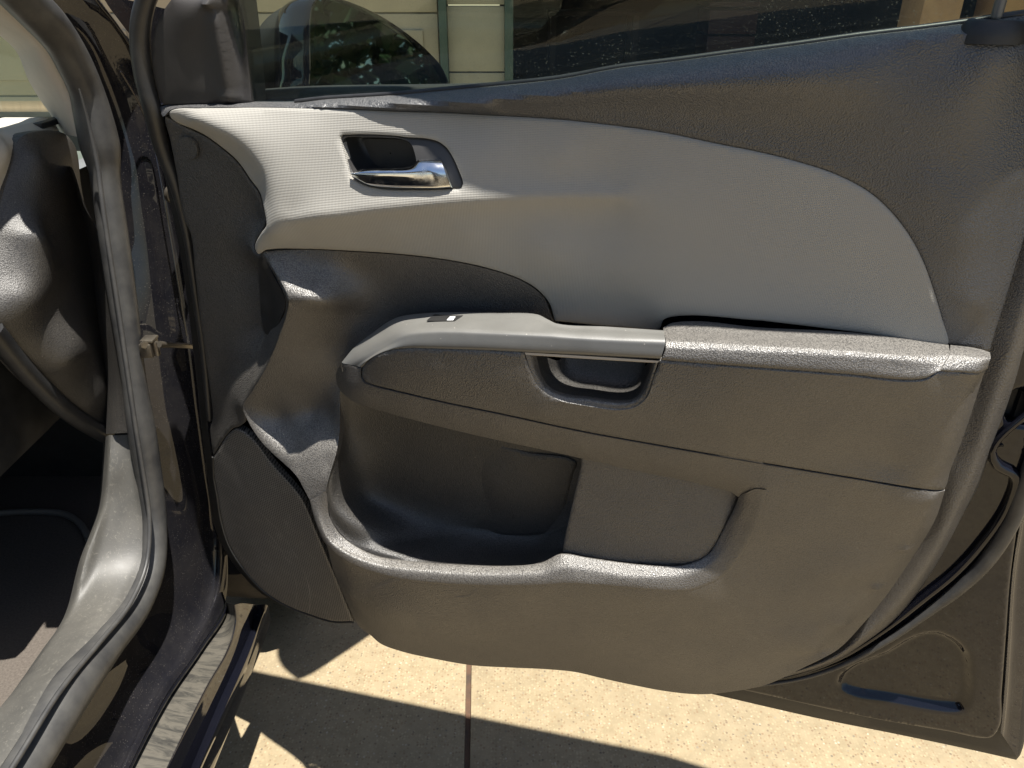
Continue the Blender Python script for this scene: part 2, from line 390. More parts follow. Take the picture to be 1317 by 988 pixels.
def patch(name, loop, ctrl, m, parent, fr=None, res=.005, skirt=.008, holes=(), hole_skirt=.006, corners=(), bev=(.0016, .0013), hf=None, lam=1e-7, ret=False, curves=(), cs=.009):
    """a moulded panel: outline traced at (px, py, h mm), surface a thin plate through outline and control points"""
    fr = fr or DOOR
    B = spline(np.array([fr.sth(*p) for p in loop]), res * .8, True, corners)
    cq = [fr.sth(*p) for p in ctrl]
    for cv in curves: cq += list(spline(np.array([fr.sth(*p) for p in cv]), cs, False))
    k = max(1, int(round(.009 / (res * .8))))
    T = TPS(np.vstack([B[::k]] + ([np.array(cq)] if cq else [])), lam)
    H = []
    for hl in holes:
        q = np.array([px_on(fr, T, p[0], p[1]) if len(p) == 2 else fr.sth(*p) for p in hl])
        H.append(spline(q, res * .8, True))
    xs = np.arange(B[:, 0].min(), B[:, 0].max(), res); ys = np.arange(B[:, 1].min(), B[:, 1].max(), res * .87)
    g = np.array([(x + (res / 2 if j % 2 else 0), y) for j, y in enumerate(ys) for x in xs])
    ok = inside(g, B); g = g[ok]; g = g[dist_poly(g, B) > res * .6]
    for h in H:
        g = g[~inside(g, h)]; g = g[dist_poly(g, h) > res * .6]
    rings = []
    for ring, s in [(B, 1)] + [(h, -1) for h in H]:
        sg = np.sign(area(ring)) * s
        io = offset_in(ring, bev[0], sg)
        okk = inside(io, B) & (dist_poly(io, ring) > bev[0] * .7)
        for h in H: okk &= ~inside(io, h)
        rings.append(io[okk])
    bl = [B] + H
    pts = [b[:, :2] for b in bl] + rings + [g]
    nB = sum(len(b) for b in bl); allp = np.vstack(pts)
    edges = []; o = 0
    for b in bl:
        n = len(b); edges += [(o + i, o + (i + 1) % n) for i in range(n)]; o += n
    r = delaunay_2d_cdt([Vector(p) for p in allp], edges, [], 0, 1e-6)
    v2 = np.array([tuple(v) for v in r[0]]); tri = np.array([tuple(f) for f in r[2]]); orig = r[3]
    cen = v2[tri].mean(1); keep = inside(cen, B)
    for h in H: keep &= ~inside(cen, h)
    tri = tri[keep]
    hz = T(v2)
    bh = np.concatenate([b[:, 2] for b in bl])
    vmap = {}
    for i, og in enumerate(orig):
        for q in og:
            if q < nB: hz[i] = bh[q] - bev[1]; vmap[q] = i
    if hf is not None: hz = hz + hf(v2)
    q3 = np.c_[v2, hz]
    V = list(fr.P(q3)); F = [tuple(int(x) for x in t) for t in tri]
    o = 0
    for li, b in enumerate(bl):
        n = len(b); sk = skirt if li == 0 else hole_skirt
        if sk:
            idx = [vmap.get(o + i, None) for i in range(n)]
            base = len(V)
            top = np.array([q3[i] if i is not None else np.r_[b[j, :2], b[j, 2]] for j, i in enumerate(idx)])
            bot = top.copy(); bot[:, 2] -= sk
            V += list(fr.P(top)); V += list(fr.P(bot))
            F += [(base + i, base + (i + 1) % n, base + n + (i + 1) % n, base + n + i) for i in range(n)]
        o += n
    me = bpy.data.meshes.new(name); me.from_pydata([tuple(map(float, v)) for v in V], [], F); me.update()
    # orient every face to the side the panel normal looks
    nn = Vector(fr.n); bm = bmesh.new(); bm.from_mesh(me)
    for f in bm.faces:
        if len(f.verts) == 3 and f.normal.dot(nn) < 0: f.normal_flip()
    bm.to_mesh(me); bm.free()
    me.shade_smooth(); me.set_sharp_from_angle(angle=R(50))
    ob = link(name, me, m, parent)
    return (ob, T, B, H) if ret else ob

def loft(name, rails, m, parent, fr=None, n=60, sub=4, smooth=True, thick=0.):
    """strip surface through rails of (px, py, h)"""
    fr = fr or DOOR; G = []
    for rl in rails:
        q = np.array([fr.U(*p) for p in rl]); c = spline(q, .004, False)
        d = np.r_[0, np.cumsum(np.linalg.norm(np.diff(c, axis=0), axis=1))]; u = np.linspace(0, d[-1], n)
        G.append(np.c_[[np.interp(u, d, c[:, k]) for k in range(3)]].T)
    return grid(name, G, m, parent, sub, smooth, thick)
def iloft(name, rails, m, parent, fr=None, per=6, sub=5, thick=0., corners=(), back=None, ang=60):
    """strip surface whose rails correspond point by point; back=(first, last) adds returns of that depth (m) behind the end rails"""
    fr = fr or DOOR
    Q = [np.array([fr.U(*p) for p in rl]) for rl in rails]
    G = [spline(q, 1, False, corners, per) for q in Q]
    if back:
        a, b = back
        if a: G.insert(0, G[0] - np.array([0, 0, 1.]) * a)
        if b: G.append(G[-1] - fr.n * b)
    return grid(name, G, m, parent, sub, True, thick, ang)
def grid(name, G, m, parent, sub=4, smooth=True, thick=0., ang=40):
    G = np.array(G); n = G.shape[1]; rows = []
    K = len(G)
    for i in range(K - 1):
        p1, p2 = G[i], G[i + 1]; p0 = G[i - 1] if i else 2 * p1 - p2; p3 = G[i + 2] if i + 2 < K else 2 * p2 - p1
        for j in range(sub):
            t = j / sub; t2 = t * t; t3 = t2 * t
            rows.append(.5 * (2 * p1 + (p2 - p0) * t + (2 * p0 - 5 * p1 + 4 * p2 - p3) * t2 + (-p0 + 3 * p1 - 3 * p2 + p3) * t3))
    rows.append(G[-1]); rows = np.array(rows); k = len(rows)
    V = rows.reshape(-1, 3); F = [(i * n + j, i * n + j + 1, (i + 1) * n + j + 1, (i + 1) * n + j) for i in range(k - 1) for j in range(n - 1)]
    o = mk(name, V, F, m, parent, smooth, ang)
    if thick:
        md = o.modifiers.new('thickness', 'SOLIDIFY'); md.thickness = thick; md.offset = 0
    return o

def tube(name, pts, rad, m, parent, seg=12, step=.01, flat=1., fdir=None):
    P = np.array(pts, float); rr = np.broadcast_to(np.asarray(rad, float), (len(P),))
    c = spline(np.c_[P, rr], step, False)
    V, F = [], []; n = len(c)
    prev = None
    for i in range(n):
        t = c[min(i + 1, n - 1), :3] - c[max(i - 1, 0), :3]; t /= np.linalg.norm(t)
        ref = np.array(fdir if fdir is not None else (0, 0, 1.)) if prev is None else prev
        a = ref - t * (ref @ t)
        if np.linalg.norm(a) < 1e-6: a = np.array([1., 0, 0]) - t * t[0]
        a /= np.linalg.norm(a); b = np.cross(t, a); prev = a
        for k in range(seg):
            th = 2 * math.pi * k / seg
            V.append(c[i, :3] + c[i, 3] * (math.cos(th) * a * flat + math.sin(th) * b))
    for i in range(n - 1):
        for k in range(seg): F.append((i * seg + k, i * seg + (k + 1) % seg, (i + 1) * seg + (k + 1) % seg, (i + 1) * seg + k))
    F.append(tuple(range(seg))[::-1]); F.append(tuple((n - 1) * seg + k for k in range(seg)))
    return mk(name, V, F, m, parent, True, 50)

def box(name, lo, hi, m, parent=None, bevel=.0, rotz=0., pivot=None):
    bm = bmesh.new(); bmesh.ops.create_cube(bm, size=1.)
    lo, hi = np.array(lo, float), np.array(hi, float)
    for v in bm.verts: v.co = Vector((lo + hi) / 2 + np.array(v.co) * (hi - lo))
    if bevel: bmesh.ops.bevel(bm, geom=list(bm.edges), offset=bevel, segments=2, affect='EDGES', profile=.6)
    if rotz: bmesh.ops.rotate(bm, verts=bm.verts, cent=Vector(pivot), matrix=Matrix.Rotation(rotz, 3, 'Z'))
    me = bpy.data.meshes.new(name); bm.to_mesh(me); bm.free()
    me.shade_smooth(); me.set_sharp_from_angle(angle=R(40))
    return link(name, me, m, parent)
def cyl(name, c, axis, r, L, m, parent, seg=20, r2=None, bevel=0.):
    bm = bmesh.new(); bmesh.ops.create_cone(bm, cap_ends=True, segments=seg, radius1=r, radius2=r if r2 is None else r2, depth=L)
    if bevel: bmesh.ops.bevel(bm, geom=[e for e in bm.edges if len(e.link_faces) == 2 and abs(e.verts[0].co.z - e.verts[1].co.z) < 1e-6], offset=bevel, segments=2, affect='EDGES')
    q = Vector(axis).to_track_quat('Z', 'Y').to_matrix().to_4x4(); bmesh.ops.transform(bm, matrix=Matrix.Translation(Vector(c)) @ q, verts=bm.verts)
    me = bpy.data.meshes.new(name); bm.to_mesh(me); bm.free(); me.shade_smooth(); me.set_sharp_from_angle(angle=R(40))
    return link(name, me, m, parent)
def empty(name, loc):
    o = bpy.data.objects.new(name, None); COL.objects.link(o); o.location = loc; o.empty_display_size = .1
    bpy.context.view_layer.update(); return o
def tag(o, label=None, cat=None, group=None, kind=None):
    for k, v in (('label', label), ('category', cat), ('group', group), ('kind', kind)):
        if v: o[k] = v
    return o

# ================================================================== SETTING
g = box('ground', (-150, -150, -.30), (150, 150, -.06), 'soil'); tag(g, kind='structure')
# driveway: two concrete slabs either side of a control joint
jx0, jx1 = at_z(603, 860, 0), at_z(600.5, 988, 0)
jdir = (jx0 - jx1); jdir /= np.linalg.norm(jdir)
dw = empty('driveway', (0, 0, 0)); tag(dw, kind='structure')
jc = (jx0 + jx1) / 2; ang = math.atan2(-jdir[0], jdir[1])
box('slab', (jc[0] - 5, jc[1] - 7, -.12), (jc[0] - .0045, jc[1] + 7, 0.), 'concrete', dw, .004, ang, tuple(jc))
box('slab', (jc[0] + .0045, jc[1] - 7, -.12), (jc[0] + 6, jc[1] + 7, 0.), 'concrete', dw, .004, ang, tuple(jc))
box('joint_filler', (jc[0] - .0044, jc[1] - 7, -.06), (jc[0] + .0044, jc[1] + 7, -.005), 'joint', dw, 0, ang, tuple(jc))

# garage behind the car
GY = 5.0
ga = empty('garage', (0, GY, 0)); tag(ga, 'cream garage with green trim and dark open bay seen through the window', 'garage')
def gx(px, py=50): return at_y(px, py, GY)[0]
def gz(py): return at_y(600, py, GY)[2]
x_t1, x_t2, x_t3, x_t4 = gx(566), gx(576), gx(649), gx(660)
xl = -5.2
gd = box('garage_door', (xl, GY + .05, 0.02), (x_t1 - .01, GY + .10, 2.25), 'garage_door', ga)
zrow = [.03, .52, gz(17) , 1.62, 2.2]
cols = np.linspace(xl + .05, x_t1 - .03, 9)
pm = None
for r_ in range(4):
    box('section', (xl, GY + .02, zrow[r_] + .005), (x_t1 - .012, GY + .049, zrow[r_ + 1] - .005), 'garage_door', gd, .004)
    for c_ in range(8):
        box('panel', (cols[c_] + .07, GY + .004, zrow[r_] + .09), (cols[c_ + 1] - .07, GY + .019, zrow[r_ + 1] - .09), 'garage_door', gd, .008)
box('trim_board', (x_t1, GY - .05, 0), (x_t2, GY + .12, 2.3), 'green', ga, .004)
box('trim_board', (x_t3, GY - .05, 0), (x_t4, GY + .12, 2.3), 'green', ga, .004)
zz = [0., .3, gz(93), gz(7), 1.5, 1.95, 2.3]
for i in range(6):
    box('siding_board', (x_t2 + .001, GY + .0, zz[i] + .004), (x_t3 - .001, GY + .10, zz[i + 1] - .004), 'siding', ga, .004)
bx0, bx1 = x_t4, gx(1186)
box('header', (xl, GY - .02, 2.305), (6.5, GY + .14, 3.0), 'siding', ga)
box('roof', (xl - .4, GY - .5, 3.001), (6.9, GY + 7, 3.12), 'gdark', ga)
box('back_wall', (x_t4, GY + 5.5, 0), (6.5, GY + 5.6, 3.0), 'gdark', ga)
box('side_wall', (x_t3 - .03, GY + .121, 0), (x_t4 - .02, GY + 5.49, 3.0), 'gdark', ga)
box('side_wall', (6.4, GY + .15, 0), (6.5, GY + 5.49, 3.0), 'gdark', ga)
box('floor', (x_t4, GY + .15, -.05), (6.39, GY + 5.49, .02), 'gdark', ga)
px_a, px_b = gx(1187, 15), gx(1238, 15)
box('pillar', (px_a, GY + .01, 0), (px_b, GY + .3, 2.3), 'tan', ga, .01)
px_c, px_d = gx(1288, 15), gx(1500, 15)
box('pillar', (px_c, GY + .01, 0), (px_d, GY + .3, 2.3), 'tan', ga, .01)
# things standing in the dark bay
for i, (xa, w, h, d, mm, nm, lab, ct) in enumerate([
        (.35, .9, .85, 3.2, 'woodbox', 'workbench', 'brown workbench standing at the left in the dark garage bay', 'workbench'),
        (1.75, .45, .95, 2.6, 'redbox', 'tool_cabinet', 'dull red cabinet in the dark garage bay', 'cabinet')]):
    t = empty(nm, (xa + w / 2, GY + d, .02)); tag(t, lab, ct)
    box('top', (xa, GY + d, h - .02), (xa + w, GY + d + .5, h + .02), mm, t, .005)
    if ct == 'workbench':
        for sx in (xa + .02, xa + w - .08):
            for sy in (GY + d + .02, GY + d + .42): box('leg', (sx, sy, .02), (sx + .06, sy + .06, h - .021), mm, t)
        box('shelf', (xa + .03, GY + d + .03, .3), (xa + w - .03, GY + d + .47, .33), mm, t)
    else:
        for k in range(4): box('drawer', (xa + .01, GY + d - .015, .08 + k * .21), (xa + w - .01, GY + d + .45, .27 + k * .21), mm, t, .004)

# trees to the right of the drive (seen in the mirror and in the paint)
def tree(loc, h, r, seed, label):
    rn = random.Random(seed); t = empty('shade_tree', loc); tag(t, label, 'tree')
    L = Vector(loc)
    tr = tube('trunk', [L, L + Vector((.05, .03, h * .3)), L + Vector((-.04, .05, h * .6)), L + Vector((.02, 0, h * .9))], [.14, .11, .07, .02], 'bark', t, 10, .15)
    for k in range(6):
        a = k * 1.1; z0 = h * (.3 + .08 * k)
        tube('limb', [L + Vector((0, 0, z0)), L + Vector((math.cos(a) * r * .4, math.sin(a) * r * .4, z0 + h * .1)), L + Vector((math.cos(a) * r * .8, math.sin(a) * r * .8, z0 + h * .16))], [.05, .03, .01], 'bark', tr, 6, .15)
    V, F = [], []
    cl = []
    for _ in range(60):
        d = Vector((rn.gauss(0, 1), rn.gauss(0, 1), rn.gauss(0, 1))).normalized() * (rn.random() ** .4)
        cl.append(L + Vector((d.x * r, d.y * r, h * .58 + d.z * h * .42)))
    for c in cl:
        for _ in range(130):
            p = c + Vector((rn.gauss(0, 1), rn.gauss(0, 1), rn.gauss(0, 1))) * r * .17
            a = Vector((rn.gauss(0, 1), rn.gauss(0, 1), rn.gauss(0, 1))).normalized() * .075
            b = a.cross(Vector((rn.gauss(0, 1), rn.gauss(0, 1), rn.gauss(0, 1)))).normalized() * .04
            i = len(V); V += [p - a, p + b, p + a, p - b]; F.append((i, i + 1, i + 2, i + 3))
    mk('crown', V, F, 'leaf', t, False)
tree((4.6, 1.1, 0), 4.2, 1.7, 3, 'dense green tree right of the drive, reflected in the door mirror')
tree((6.6, -1.4, 0), 4.6, 1.9, 5, 'second green tree right of the drive nearer the street, reflected in the door mirror')
tree((7.6, 2.9, 0), 4.0, 1.8, 9, 'farther green tree right of the drive beyond the nearest one')


# ================================================================== CAR
car = empty('car', CAR_LOC); tag(car, 'black hatchback with its front passenger door open on a concrete drive', 'car')

# ---------------------------------------------------------------- door shell (painted steel inner pan)
emb = np.array([DOOR.sth(*p, 0)[:2] for p in [(1082, 868), (1143, 838), (1177, 819), (1203, 814), (1228, 823), (1245, 840), (1250, 862), (1247, 905), (1238, 915), (1216, 915), (1145, 903), (1094, 894), (1078, 884)]])
embS = spline(np.c_[emb, np.zeros(len(emb))], .004, True)[:, :2]
def emboss(p):
    d = dist_poly(p, embS); ins = inside(p, embS); x = np.where(ins, d, -d)
    t = np.clip((x + .001) / .009, 0, 1); t = t * t * (3 - 2 * t); return -.010 * t
shell_loop = [(200, 134, 0), (228, 133, 0), (420, 128, 0), (700, 104, 0), (1000, 62, 0), (1335, 14, 0), (1338, 200, 0), (1334, 420, 0), (1326, 560, 0), (1309, 680, 0), (1300, 748, 0), (1294.5, 821, 0),
              (1289, 894, 0), (1285, 940, 0), (1275, 950.5, 0), (1216, 942, 0), (1118, 925, 0), (997, 898.5, 0), (905, 878, 0), (700, 838, 0), (480, 793, 0), (345, 765, 0), (292, 700, 0), (271, 590, 0), (258, 480, 0), (240, 340, 0), (221, 230, 0), (206, 170, 0)]
door = patch('door', shell_loop, [], 'paint', car, res=.005, skirt=.03, hf=emboss, corners=(0, 5), bev=(.003, .003),
             holes=[[(1303, 505, 0), (1326, 500, 0), (1326, 548, 0), (1296, 543, 0)]], hole_skirt=.03)
D = door
# outer skin with folded hem below and behind the pan
skin = [(190, 150, -26), (228, 133, -26), (700, 104, -26), (1340, 12, -26), (1345, 300, -26), (1342, 560, -26), (1331, 700, -26), (1322, 850, -26), (1313, 974, -26), (1308, 980, -26), (1250, 967, -26), (1150, 946, -26), (1060, 928, -26), (905, 892.5, -26),
        (700, 846, -26), (480, 800, -26), (345, 772, -26), (285, 705, -26), (262, 590, -26), (250, 480, -26), (232, 340, -26), (210, 230, -26)]
patch('outer_skin', skin, [], 'blackpl', D, res=.02, skirt=.022, bev=(.004, .003), corners=(0, 3, 9))
# hem lip proud along the rear edge and lower corner
loft('hem_flange', [[(1322, 590, -4), (1314, 660, -4), (1303, 730, -4), (1296, 830, -4), (1291, 900, -4), (1287, 942, -4)], [(1327, 590, -16), (1319, 660, -16), (1308, 730, -16), (1301, 830, -16), (1297, 900, -16), (1292, 950, -16)], [(1348, 590, -23), (1338, 660, -23), (1327, 730, -23), (1319, 850, -23), (1313, 920, -23), (1309, 975, -23)]], 'paint_dusty', D, n=30)
# rubber weatherstrip on the pan
wl = [(1340, 560), (1318, 625), (1300, 672), (1266, 725), (1232, 758), (1196, 786), (1143, 823), (1082, 856), (1030, 873), (935, 886)]
wr = [8.5, 9, 9, 8.5, 7.5, 5.5, 4.2, 3.4, 2.8, 2.2]
tube('weatherstrip', [DOOR.U(x, y, 5) for x, y in wl], [r / 990. * .95 for r in wr], 'rubber', D, 12, .008)
tube('pan_rim', [DOOR.U(x, y, 3) for x, y in [(1335, 520), (1276, 580), (1283, 598), (1306, 612), (1296, 650), (1262, 700), (1228, 737), (1190, 768), (1140, 808), (1080, 845), (1020, 868), (930, 884)]], [.004, .004, .006, .006, .005, .005, .005, .005, .004, .004, .003, .002], 'paint', D, 10, .008)
box('latch', tuple(DOOR.U(1300, 545, -20) - [0, .0, 0]), tuple(DOOR.U(1330, 505, -20) + [.0, .02, 0]), 'rubber_dark', D)
cyl('drain_plug', DOOR.U(1286, 576, 1), DOOR.n, .0045, .006, 'paint', D, 18, bevel=.001)

# ---------------------------------------------------------------- window glass, sail, mirror
belt_px = [(306, 132), (330, 131.6), (380, 131), (419, 127), (520, 120.5), (570, 115.8), (643, 109), (720, 100.7), (794, 87), (948, 67), (1103, 46), (1249, 28), (1335, 14)]
gl_bot = np.array([DOOR.sth(x, y, 6) for x, y in belt_px]); gl_bot[:, 1] -= .03; gl_bot[:, 2] = .004
gt = gl_bot.copy(); ztop = np.interp(gl_bot[:, 0], [0.0, .35, .85], [1.30, 1.46, 1.50]); gt[:, 1] = ztop; gt[:, 2] = .004 + (ztop - gl_bot[:, 1]) * np.interp(gl_bot[:, 0], [.1, .35, .46, .9], [.0, .0, .135, .14])
G = [DOOR.P(gl_bot * (1 - k) + gt * k) for k in np.linspace(0, 1, 5)]
grid('window_glass', G, 'glass', D, 1, True, .004)
# frame of the window: header and rear upright
top = DOOR.P(gt + np.array([0, .012, 0.]))
tube('window_frame', list(top) + [DOOR.P(gt[-1] + np.array([.03, -.06, -.01]))[0], DOOR.P(gl_bot[-1] + np.array([.035, .0, 0.]))[0]], .021, 'blackpl', D, 10, .03)

sail_loop = [(222, -4, 14), (205, 21, 14), (196.5, 43, 14), (194, 68, 14), (196.5, 97, 14), (203, 121, 14), (210, 135, 14), (262, 134, 14), (323, 133.5, 12), (321, 110, 10), (314, 40, 8), (308.5, -4, 6)]
patch('mirror_sail', sail_loop, [(240, 60, 17)], 'sail', D, skirt=.03, corners=(0, 6, 8, 11), res=.005, curves=[[(271, -2, 21), (283, 60, 21), (295, 131, 20)], [(264, -2, 19), (276, 60, 19), (288, 131, 18)], [(276, -2, 19), (288, 60, 19), (300, 131, 18)], [(284, -2, 10), (297, 60, 11), (309, 131, 13)]])
tube('front_seal', [DOOR.U(x, y, h) for x, y, h in [(200, -30, 14), (188, 0, 14), (181, 30, 14), (180, 57, 14), (185, 97, 14), (196, 141, 14), (208, 190, 6), (226, 240, 2), (240, 300, 0), (252, 380, 0), (262, 450, 0), (270, 540, 0)]], [.010, .010, .0105, .0105, .0105, .010, .009, .007, .005, .005, .005, .004], 'rubber_dark', D, 12, .01)
# side mirror, outside the glass
MH = lambda px, py, h: DOOR.U(px, py, h)
gl_loop = [(397, 128), (395.5, 84), (395, 47), (396, 22), (400, 6), (414, -2), (442, 4), (482, 21), (515, 42), (544, 66), (563, 88), (573, 113), (574, 132), (545, 150), (480, 156), (420, 150)]
# the glass plane faces rearward and inboard
mn = .87 * DOOR.e + .47 * DOOR.n; mn[2] = 0.12; mn /= np.linalg.norm(mn)
mc = DOOR.U(480, 70, -150)
def on_plane(px, py, c, nrm): r = ray(px, py); return CAM + r * (np.dot(c - CAM, nrm) / np.dot(r, nrm))
gp = np.array([on_plane(x, y, mc, mn) for x, y in gl_loop]); gp = spline(gp, .006, True)
cen = gp.mean(0)
V = [p for p in gp] + [cen]; n_ = len(gp)
mk('mirror_glass', V, [(i, (i + 1) % n_, n_) for i in range(n_)], 'mirror', D, False)
rim0 = cen + (gp - cen) * 1.0 + mn * .006; rim1 = cen + (gp - cen) * 1.035 + mn * .004; rim2 = cen + (gp - cen) * 1.05 - mn * .012
back = [rim0, rim1, rim2]
for k, (s_, d_) in enumerate([(1.06, .03), (1.02, .06), (.86, .09), (.55, .105), (.05, .11)]): back.append(cen + (gp - cen) * s_ - mn * d_ + DOOR.e * 0)
back.insert(0, cen + (gp - cen) * .995 - mn * .002)
G = [np.vstack([b, b[:1]]) for b in back]
grid('mirror_housing', G, 'paint', D, 2, True)
hl = [(326, 140), (322, 110), (321, 69), (327, 47), (341, 25), (362, 9), (386, 0), (404, -4), (402, 10), (397, 40), (397, 90), (400, 140)]
hp = np.array([DOOR.U(x, y, -105 - 40 * (x - 321) / 80.) for x, y in hl]); hp = spline(hp, .006, True); hc = hp.mean(0)
G = [np.vstack([b, b[:1]]) for b in (hc + (hp - hc) * .05 + DOOR.n * .012, hc + (hp - hc) * .6 + DOOR.n * .010, hc + (hp - hc) * .92 + DOOR.n * .003, hp - DOOR.n * .006, hc + (hp - hc) * .95 - DOOR.n * .06, hc + (hp - hc) * .1 - DOOR.n * .07)]
grid('mirror_arm', G, 'blackpl', D, 2, True)

# ---------------------------------------------------------------- upper (belt) trim
bt = [(204, 138, 14), (231, 134.5, 12), (297, 132.5, 12), (321, 132, 12), (380, 131.6, 12), (418, 127.2, 12), (470, 124, 12), (520, 120.6, 12), (570, 115.8, 12), (643, 109, 12), (720, 100.7, 12), (794, 87, 12), (870, 77.5, 12), (948, 67, 12), (1025, 57, 12), (1103, 46, 12), (1180, 37, 12), (1249, 28, 12), (1335, 15, 12)]
bs = [(1219.5, 443.5, 25), (1211, 406, 28), (1200, 370, 30), (1188, 337, 31), (1170, 303, 31), (1146, 272, 31), (1118, 247, 31), (1077, 225, 31), (1026, 208, 31), (974, 195, 31), (923, 185, 31), (856, 171, 31), (794, 162, 31), (717, 153.5, 31), (640, 149, 31), (570, 145, 31), (520, 143.8, 31), (460, 141.5, 31), (400, 139.6, 30), (330, 138.2, 29), (260, 138.8, 28), (220, 141, 24), (208, 150, 20)]
br = [(1345, 215, 12), (1317, 308, 13), (1293, 387, 15), (1276, 441, 17), (1273, 452, 18), (1245, 447, 22)]
rdg = [(x, y + 11 + .012 * max(0, x - 500), 34 + 6 * min(1., max(0., x - 480) / 150.) + max(0., x - 500) * .003 - max(0., x - 1000) * .03) for x, y, h in bt[7:-1]]
rdg2 = [(x, y + 4.5, 25) for x, y, h in bt[5:-1]]; rdg3 = [(x, y + 3.0, 22) for x, y, h in bt[1:6]]
_sx = [b_[0] for b_ in bs[::-1]]; _sy = [b_[1] for b_ in bs[::-1]]
rdg4 = [(x, y + (np.interp(x, _sx, _sy) - y) * .5, h - 1.5) for x, y, h in rdg[2:11]]
ctr = [(1250, 150, 37), (1300, 100, 34), (1200, 240, 35), (1250, 300, 32), (1290, 230, 28), (1255, 390, 28), (1317, 80, 30), (1282, 335, 22), (1306, 255, 20)]
patch('upper_trim', bt + br + bs, ctr, 'belt', D, corners=(0, 18, 19, 24, 25), skirt=.012, lam=1e-7, curves=[rdg, rdg2, rdg3, rdg4])
tube('window_sweep', [DOOR.U(x, y - .3, 11) for x, y, h in bt[4:]], .0028, 'rubber_dark', D, 8, .02)
# lock button in its dished collar
kb = DOOR.U(1281, 24, 22)
G = [np.array([kb + np.array([math.cos(a_) * r_, math.sin(a_) * r_ * .8, z_]) for a_ in np.linspace(0, 2 * math.pi, 33)]) for r_, z_ in [(.027, -.018), (.026, -.010), (.023, -.003), (.019, .0), (.014, -.003), (.007, -.006), (.004, -.007)]]
grid('lock_collar', G, 'blackpl', D, 3)
cyl('lock_knob', kb + np.array([0, 0, .035]), (0, 0, 1), .0045, .07, 'cap', D, 14, bevel=.001)

# ---------------------------------------------------------------- beige insert
bz_out = [(438, 175), (450, 173.4), (468, 173), (509, 175), (521, 176.6), (550, 178.8), (564, 183), (574.4, 191), (583, 204.7), (590, 220.6), (595, 236.5), (593, 243), (578.7, 244.3), (535.4, 245.5), (499, 245), (477.7, 242), (463, 237.5), (451, 229.5), (448, 220.6), (442.5, 200.4), (438, 183)]
b_top = [(x, y + .5, h) for x, y, h in reversed(bs[:-2])]
b_low = [(1118, 430, 26), (980, 413, 26), (864, 408, 25), (854, 411.5, 24), (850, 420, 18), (848, 424, 16), (806, 422, 16), (713.5, 413.5, 16), (706, 390, 19), (690, 372, 22), (670, 360, 24), (640, 349, 28), (600, 339, 31), (550, 331, 34), (500, 326, 37), (450, 323, 40), (400, 320.8, 44), (341, 322, 49), (331, 327, 44), (327, 320, 45), (329, 311, 50), (336, 299, 56), (342, 289.5, 60), (341, 280, 58), (338.5, 267.6, 52), (333.6, 248, 42), (321.5, 231, 36), (304.5, 207, 30), (285, 190, 27), (261, 173, 24), (244, 165, 22), (227, 158, 21), (219, 152, 21), (217, 145, 24)]
cr = [(347, 298, 63), (356, 291, 66), (375, 283, 68), (406, 278.6, 69), (443, 275, 67), (479, 270, 65), (520, 266, 63), (570, 261, 60), (620, 257, 55), (667, 254, 49), (720, 252, 43), (794, 252, 38), (870, 254, 35), (950, 258, 33), (1020, 266, 32)]
crc = cr + [(x, y - 7, h - 2.2) for x, y, h in cr[2:11]] + [(x, y + 7, h - 3.2) for x, y, h in cr[2:11]]
fl = [(248.6, 152, 36), (278, 165.6, 42), (304.5, 180, 46), (326, 199.6, 50), (340, 219, 54), (344, 234, 56), (346, 252, 58), (350, 272, 63)]
flc = fl + [(x + 6, y - 3, h + .5) for x, y, h in fl[:5]] + [(x - 6, y + 4, h - 6) for x, y, h in fl[:5]]
bodyc = [(400, 205, 50), (620, 200, 43), (720, 200, 37), (850, 210, 33), (1000, 225, 32), (1100, 300, 32), (1100, 370, 29), (1000, 350, 30), (900, 340, 32), (800, 340, 32), (700, 320, 36), (600, 300, 45), (500, 297, 52), (420, 300, 56), (800, 390, 23), (390, 165, 40)]
_, T_b, _, H_b = patch('beige_insert', b_top + b_low, bodyc, 'beige', D, holes=[bz_out], corners=(0, 22, 28), skirt=.012, hole_skirt=.012, lam=1e-7, curves=[cr, [(x, y - 7, h - 1.8) for x, y, h in cr[2:12]], [(x, y + 7, h - 3.0) for x, y, h in cr[2:12]], fl, [(x + 6, y - 3, h + .8) for x, y, h in fl[:5]], [(x - 6, y + 4, h - 6) for x, y, h in fl[:5]]], ret=True, bev=(.0016, .0014))

# ---------------------------------------------------------------- inner handle
def on_b(px, py, off): q = px_on(DOOR, T_b, px, py, off); return (px, py, q[2] * 1000)
bowl = [(442, 179), (468, 177), (500, 177.5), (519, 180), (528, 186), (533, 197), (536, 212), (536, 226), (520, 236), (480, 234), (458, 228), (449, 212)]
bez_loop = [on_b(x, y, -4.5) for x, y in bz_out]
patch('handle_bezel', bez_loop, [on_b(560, 200, -2), on_b(580, 230, -2)], 'bezel', D, res=.003, holes=[[on_b(x, y, -4.5) for x, y in bowl]], hole_skirt=.01, bev=(.001, .0008))
bq = spline(np.array([DOOR.sth(*on_b(x, y, -6)) for x, y in bowl]), .004, True); bc = bq.mean(0)
G = []
for s_, d_ in [(1.0, 0.), (.96, -.014), (.84, -.026), (.72, -.030), (.70, -.0303), (.69, -.0303), (.02, -.0303)]:
    q = bq.copy(); q[:, :2] = bc[:2] + (q[:, :2] - bc[:2]) * s_; q[:, 2] = (q[:, 2] + d_) * s_ ** 2 + (bc[2] + d_) * (1 - s_ ** 2) if s_ > .8 else bc[2] + d_; G.append(np.vstack([DOOR.P(q), DOOR.P(q[:1])]))
grid('handle_bowl', G, 'blackpl', D, 3)
